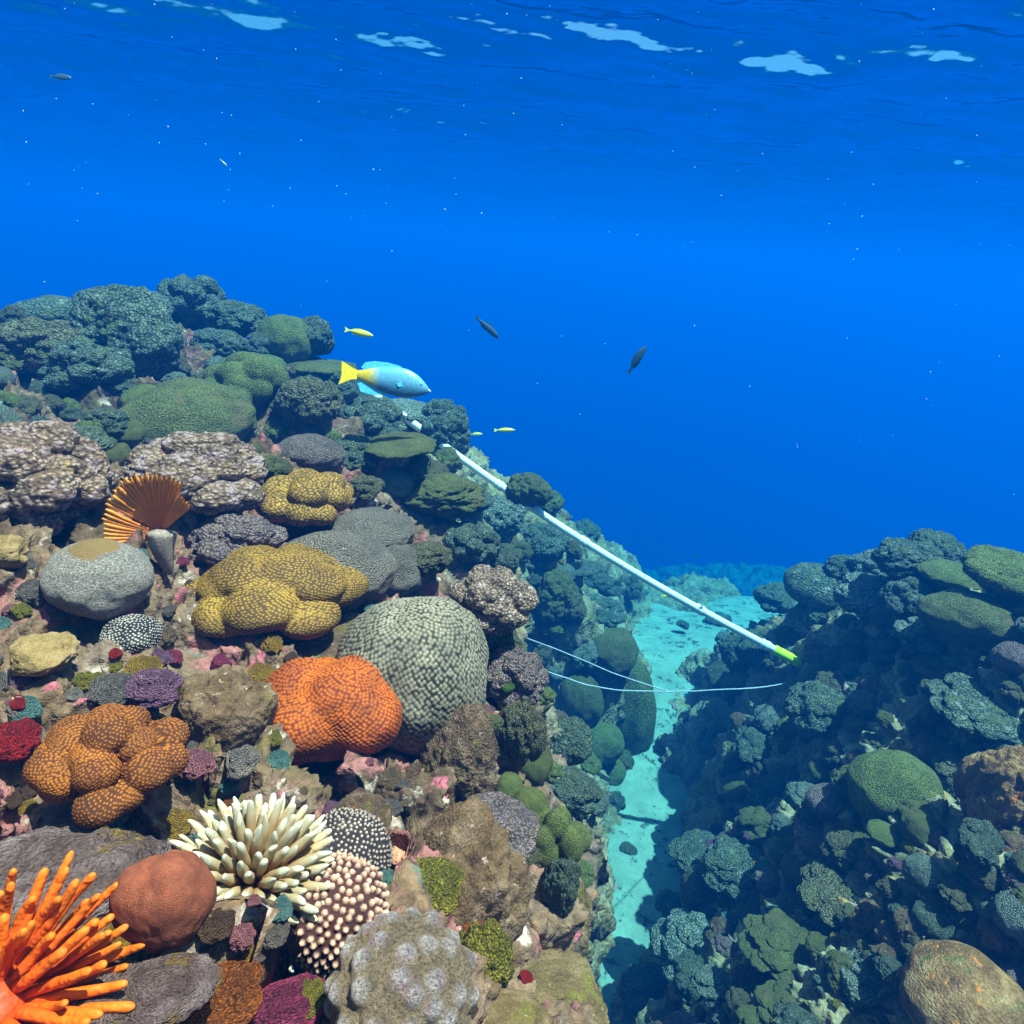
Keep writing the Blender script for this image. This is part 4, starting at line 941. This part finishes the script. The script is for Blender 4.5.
def rope(name, pts, r, label):
    P = np.array([at(*q) for q in pts]); n = 90
    s0 = np.linspace(0, 1, len(P)); s1 = np.linspace(0, 1, n)
    def cr(c):                                                  # smooth interpolation
        return np.interp(s1, s0, c)
    Q = np.stack([cr(P[:, k]) for k in range(3)], 1)
    for _ in range(30): Q[1:-1] = (Q[:-2] + Q[2:]) / 4 + Q[1:-1] / 2
    Q += 0.002 * np.stack([fbm(Q * 9 + 5 * k, 2, k) for k in range(3)], 1)
    v, f = tube(Q, np.full(n, r), 7)
    o = link(name, mesh_np(name, v, f), M_rope); tag(o, label, "rope")
M_rope = plain_mat("pale blue white rope", (0.34, 0.42, 0.46), 0.7, 0.2, 0.3, 90, 0.5)
rope("rope", [(548, 672, 3.6), (590, 686, 3.7), (620, 691, 3.75), (680, 692, 3.8), (740, 689, 3.8), (765, 687, 3.9), (788, 683, reef_hit(788, 683)[0] + 0.05)], 0.0034, "lower pale rope stretched straight across the channel to the right reef")
rope("rope", [(520, 636, 3.3), (545, 645, 3.5), (580, 659, 3.6), (615, 674, 3.7), (645, 684, 3.75), (670, 692, 3.79)], 0.003, "upper pale rope sloping down from the left wall to join the other")

# ------------------------------------------------------------------ fish
def fish_parts(root, L, prof, width, mats, fins, eye=None, res=26):
    """prof: (x along 0 tail..1 nose, centre z, half height); solid lofted body, thick fins, in the fish's own axes (x = nose)"""
    pr = np.array(prof); t = np.linspace(0, 1, 44); cz = np.interp(t, pr[:, 0], pr[:, 1]); hh = np.interp(t, pr[:, 0], pr[:, 2])
    for _ in range(4):
        cz[1:-1] = (cz[:-2] + 2 * cz[1:-1] + cz[2:]) / 4; hh[1:-1] = (hh[:-2] + 2 * hh[1:-1] + hh[2:]) / 4
    th = np.linspace(0, 2 * math.pi, res, endpoint=False); v = []
    for i in range(len(t)):
        wd = width * (hh[i] / hh.max()) ** 0.8
        v.append(np.stack([np.full(res, (t[i] - 0.5) * L), np.cos(th) * wd * L, (cz[i] + np.sin(th) * hh[i]) * L], 1))
    v = np.concatenate(v); f = [(i * res + j, (i + 1) * res + j, (i + 1) * res + (j + 1) % res, i * res + (j + 1) % res) for i in range(len(t) - 1) for j in range(res)]
    mobj("body", mesh_np("fish_body", v, np.array(f)), mats['body'], root)
    for name, outl, th_, m, tr in fins:
        bm = bmesh.new(); P = [Vector(((x - 0.5) * L, 0, z * L)) for x, z in outl]
        vs0 = [bm.verts.new(p + Vector((0, -th_ * L, 0))) for p in P]; vs1 = [bm.verts.new(p + Vector((0, th_ * L, 0))) for p in P]
        bm.faces.new(vs0); bm.faces.new(vs1[::-1]); n = len(P)
        for i in range(n): bm.faces.new((vs0[i], vs1[i], vs1[(i + 1) % n], vs0[(i + 1) % n]))
        bmesh.ops.recalc_face_normals(bm, faces=bm.faces)
        me = bpy.data.meshes.new(name); bm.to_mesh(me); bm.free()
        o = mobj(name, me, mats[m], root)
        if tr: o.location = Vector(tr[:3]) * L; o.rotation_euler = tr[3]
    if eye:
        ex, ez, er = eye
        for sgn in (-1, 1):
            v, f = ico(3); e = mobj("eye", mesh_np("eye", v * er * L, f), mats['eye'], root); e.location = ((ex - 0.5) * L, sgn * width * 0.62 * L, ez * L); e.scale = (1, 0.5, 1)
def place_fish(root, px, py, d, ang, yaw=0):
    """nose points along the picture direction ang (degrees, 0 = right), turned away from the viewer by yaw"""
    q = CM.to_3x3().to_4x4() @ Matrix.Rotation(R(ang), 4, 'Z') @ Matrix.Rotation(R(90), 4, 'X').inverted().inverted()
    base = CM.to_3x3().to_4x4() @ Matrix.Rotation(R(ang), 4, 'Z') @ Matrix.Rotation(R(yaw), 4, 'Y') @ Matrix(((1, 0, 0, 0), (0, 0, 1, 0), (0, -1, 0, 0), (0, 0, 0, 1)))
    root.matrix_world = Matrix.Translation(Vector(at(px, py, d))) @ base
def fish_skin(name, top, mid, belly, tail=None, scale=1.0, L=1.0):
    m, T, p = new_mat(name, 0.35, 0.5); c = coords(T); z = T.add("SeparateXYZ", {0: c})
    k = T.ramp(T.maprange(z.outputs[2], -0.16 * L, 0.16 * L), [(0.1, belly), (0.5, mid), (0.85, top)])
    if tail: k = T.mix(T.maprange(z.outputs[0], -0.36 * L, -0.20 * L), tail, k)
    k = T.mix(1.0, k, T.ramp(T.voro(c, 26 / L), [(0.1, (1.12, 1.12, 1.12)), (0.6, (0.85, 0.85, 0.85))]), 'MULTIPLY')
    T.l.new(k, p.inputs["Base Color"]); return m
def big_fish():
    d = 2.9; L = 90 * d / F * 0.78
    root = empty("parrotfish", (0, 0, 0), "big light blue fish with a yellow tail swimming over the left reef", "fish")
    mats = {'body': fish_skin("light blue fish skin", (0.12, 0.42, 0.58), (0.14, 0.38, 0.50), (0.06, 0.18, 0.24), (0.75, 0.5, 0.01), L=L),
            'yellow': plain_mat("yellow fin", (1.0, 0.62, 0.0), 0.5, 0.3, 0.12, 60), 'blue': plain_mat("blue green fin", (0.1, 0.5, 0.6), 0.5, 0.3, 0.15, 60),
            'lip': plain_mat("pale snout", (0.45, 0.6, 0.66), 0.4, 0.4, 0.1, 30), 'eye': plain_mat("dark fish eye", (0.01, 0.01, 0.012), 0.15, 0.5, 0.1)}
    prof = [(0, 0.005, 0.065), (0.06, 0.005, 0.075), (0.15, 0.0, 0.11), (0.3, -0.01, 0.165), (0.5, -0.02, 0.2), (0.65, -0.025, 0.2), (0.78, -0.04, 0.165), (0.88, -0.06, 0.11), (0.95, -0.08, 0.048), (0.99, -0.092, 0.026), (1, -0.094, 0.01)]
    fins = [("tail_fin", [(0.03, 0.05), (-0.10, 0.10), (-0.235, 0.165), (-0.225, 0.06), (-0.22, -0.02), (-0.225, -0.08), (-0.25, -0.16), (-0.1, -0.075), (0.03, -0.045)], 0.008, 'yellow', None),
            ("dorsal_fin", [(0.10, 0.07), (0.03, 0.115), (0.08, 0.19), (0.2, 0.22), (0.38, 0.225), (0.55, 0.2), (0.62, 0.15), (0.3, 0.09)], 0.006, 'blue', None),
            ("anal_fin", [(0.10, -0.07), (0.0, -0.11), (0.06, -0.22), (0.2, -0.24), (0.35, -0.23), (0.45, -0.2), (0.3, -0.1)], 0.006, 'blue', None),
            ("pectoral_fin", [(0.70, -0.02), (0.60, -0.01), (0.53, -0.06), (0.56, -0.10), (0.66, -0.07), (0.71, -0.04)], 0.004, 'blue', (0, -0.082, 0, (0, 0, 0.12)))]
    fish_parts(root, L, prof, 0.075, mats, fins, (0.855, -0.03, 0.014))
    v, f = ico(3); sn = mobj("snout", mesh_np("snout", v * np.array([0.045, 0.022, 0.02]) * L, f), mats['lip'], root); sn.location = (0.465 * L, 0, -0.082 * L); sn.rotation_euler = (0, R(28), 0)
    place_fish(root, 395, 380, d, -6, 8)
big_fish()
SM = {'yf': fish_skin("yellow green fish skin", (0.55, 0.7, 0.04), (0.75, 0.7, 0.03), (0.5, 0.5, 0.1)), 'df': fish_skin("dark blue fish skin", (0.06, 0.16, 0.2), (0.03, 0.08, 0.12), (0.05, 0.10, 0.13)),
      'eye': plain_mat("small fish eye", (0.01, 0.01, 0.01), 0.2)}
def small_fish(px, py, lpx, d, ang, skin_, label, slim=1.0, yaw=10):
    L = lpx * d / F * 0.84
    root = empty("reef_fish", (0, 0, 0), label, "fish")
    m = SM[skin_]; mats = {'body': m, 'fin': m, 'eye': SM['eye']}; q = slim
    prof = [(0, 0, 0.035 * q), (0.1, 0, 0.05 * q), (0.3, 0.0, 0.11 * q), (0.55, 0, 0.15 * q), (0.75, 0, 0.135 * q), (0.9, -0.005, 0.08 * q), (0.98, -0.01, 0.03 * q), (1, -0.01, 0.01)]
    fins = [("tail_fin", [(0.03, 0.03), (-0.16, 0.11 * q + .02), (-0.10, 0.0), (-0.16, -0.11 * q - .02), (0.03, -0.03)], 0.008, 'fin', None),
            ("dorsal_fin", [(0.12, 0.05 * q), (0.2, 0.13 * q), (0.45, 0.185 * q), (0.7, 0.15 * q), (0.4, 0.1 * q)], 0.006, 'fin', None),
            ("anal_fin", [(0.12, -0.05 * q), (0.2, -0.14 * q), (0.42, -0.16 * q), (0.4, -0.1 * q)], 0.006, 'fin', None)]
    fish_parts(root, L, prof, 0.07, mats, fins, (0.87, 0.02, 0.016), res=16)
    place_fish(root, px, py, d, ang, yaw)
small_fish(361, 333, 28, 3.2, -10, 'yf', "yellow green fish above the big blue fish", 0.85)
small_fish(489, 329, 32, 3.6, -38, 'df', "slim dark blue fish heading down right in open water", 0.85, 25)
small_fish(638, 358, 32, 3.6, 58, 'df', "dark blue fish heading up right in open water", 0.95, -12)
small_fish(506, 430, 22, 4.0, 2, 'yf', "yellow green fish beside the reef edge in front of the drop off", 0.7)
small_fish(477, 434, 13, 5.2, 3, 'yf', "faint greenish fish partly hidden by the reef edge", 0.9)
small_fish(667, 596, 11, 4.6, -5, 'yf', "tiny yellow fish below the pipe over the sand", 1.0)
small_fish(62, 77, 15, 4.5, 2, 'df', "tiny dark fish near the surface at the upper left", 1.2)
small_fish(224, 163, 8, 4.0, -42, 'yf', "tiny pale slender fish alone in the upper left water", 0.5)

# ------------------------------------------------------------------ specks drifting in the water
def specks():
    rng = np.random.RandomState(9); V = []; Fc = []; base = np.array([(1, 0, 0), (-1, 0, 0), (0, 1, 0), (0, -1, 0), (0, 0, 1), (0, 0, -1)], float)
    tri = np.array([(0, 2, 4), (2, 1, 4), (1, 3, 4), (3, 0, 4), (2, 0, 5), (1, 2, 5), (3, 1, 5), (0, 3, 5)])
    for i in range(430):
        p = np.array([rng.uniform(-3.2, 3.2), rng.uniform(1.4, 4.5), rng.uniform(0.1, SURF_Z - 0.1)])
        if rng.rand() < 0.15: p[2] = rng.uniform(-1, 0.3)
        s_ = rng.uniform(0.001, 0.0028) * (p[1] / 3)
        V.append(base * s_ * rng.uniform(.6, 1.3, 3) + p); Fc.append(tri + 6 * i)
    m = plain_mat("pale drifting specks", (0.9, 0.92, 0.9), 0.5, 0.5)
    o = link("water_specks", mesh_np("water_specks", np.concatenate(V), np.concatenate(Fc), smooth=False), m)
    tag(o, "tiny pale specks drifting in the upper water", kind="stuff")
specks()
print("objects", len(sc.objects))
#MARK
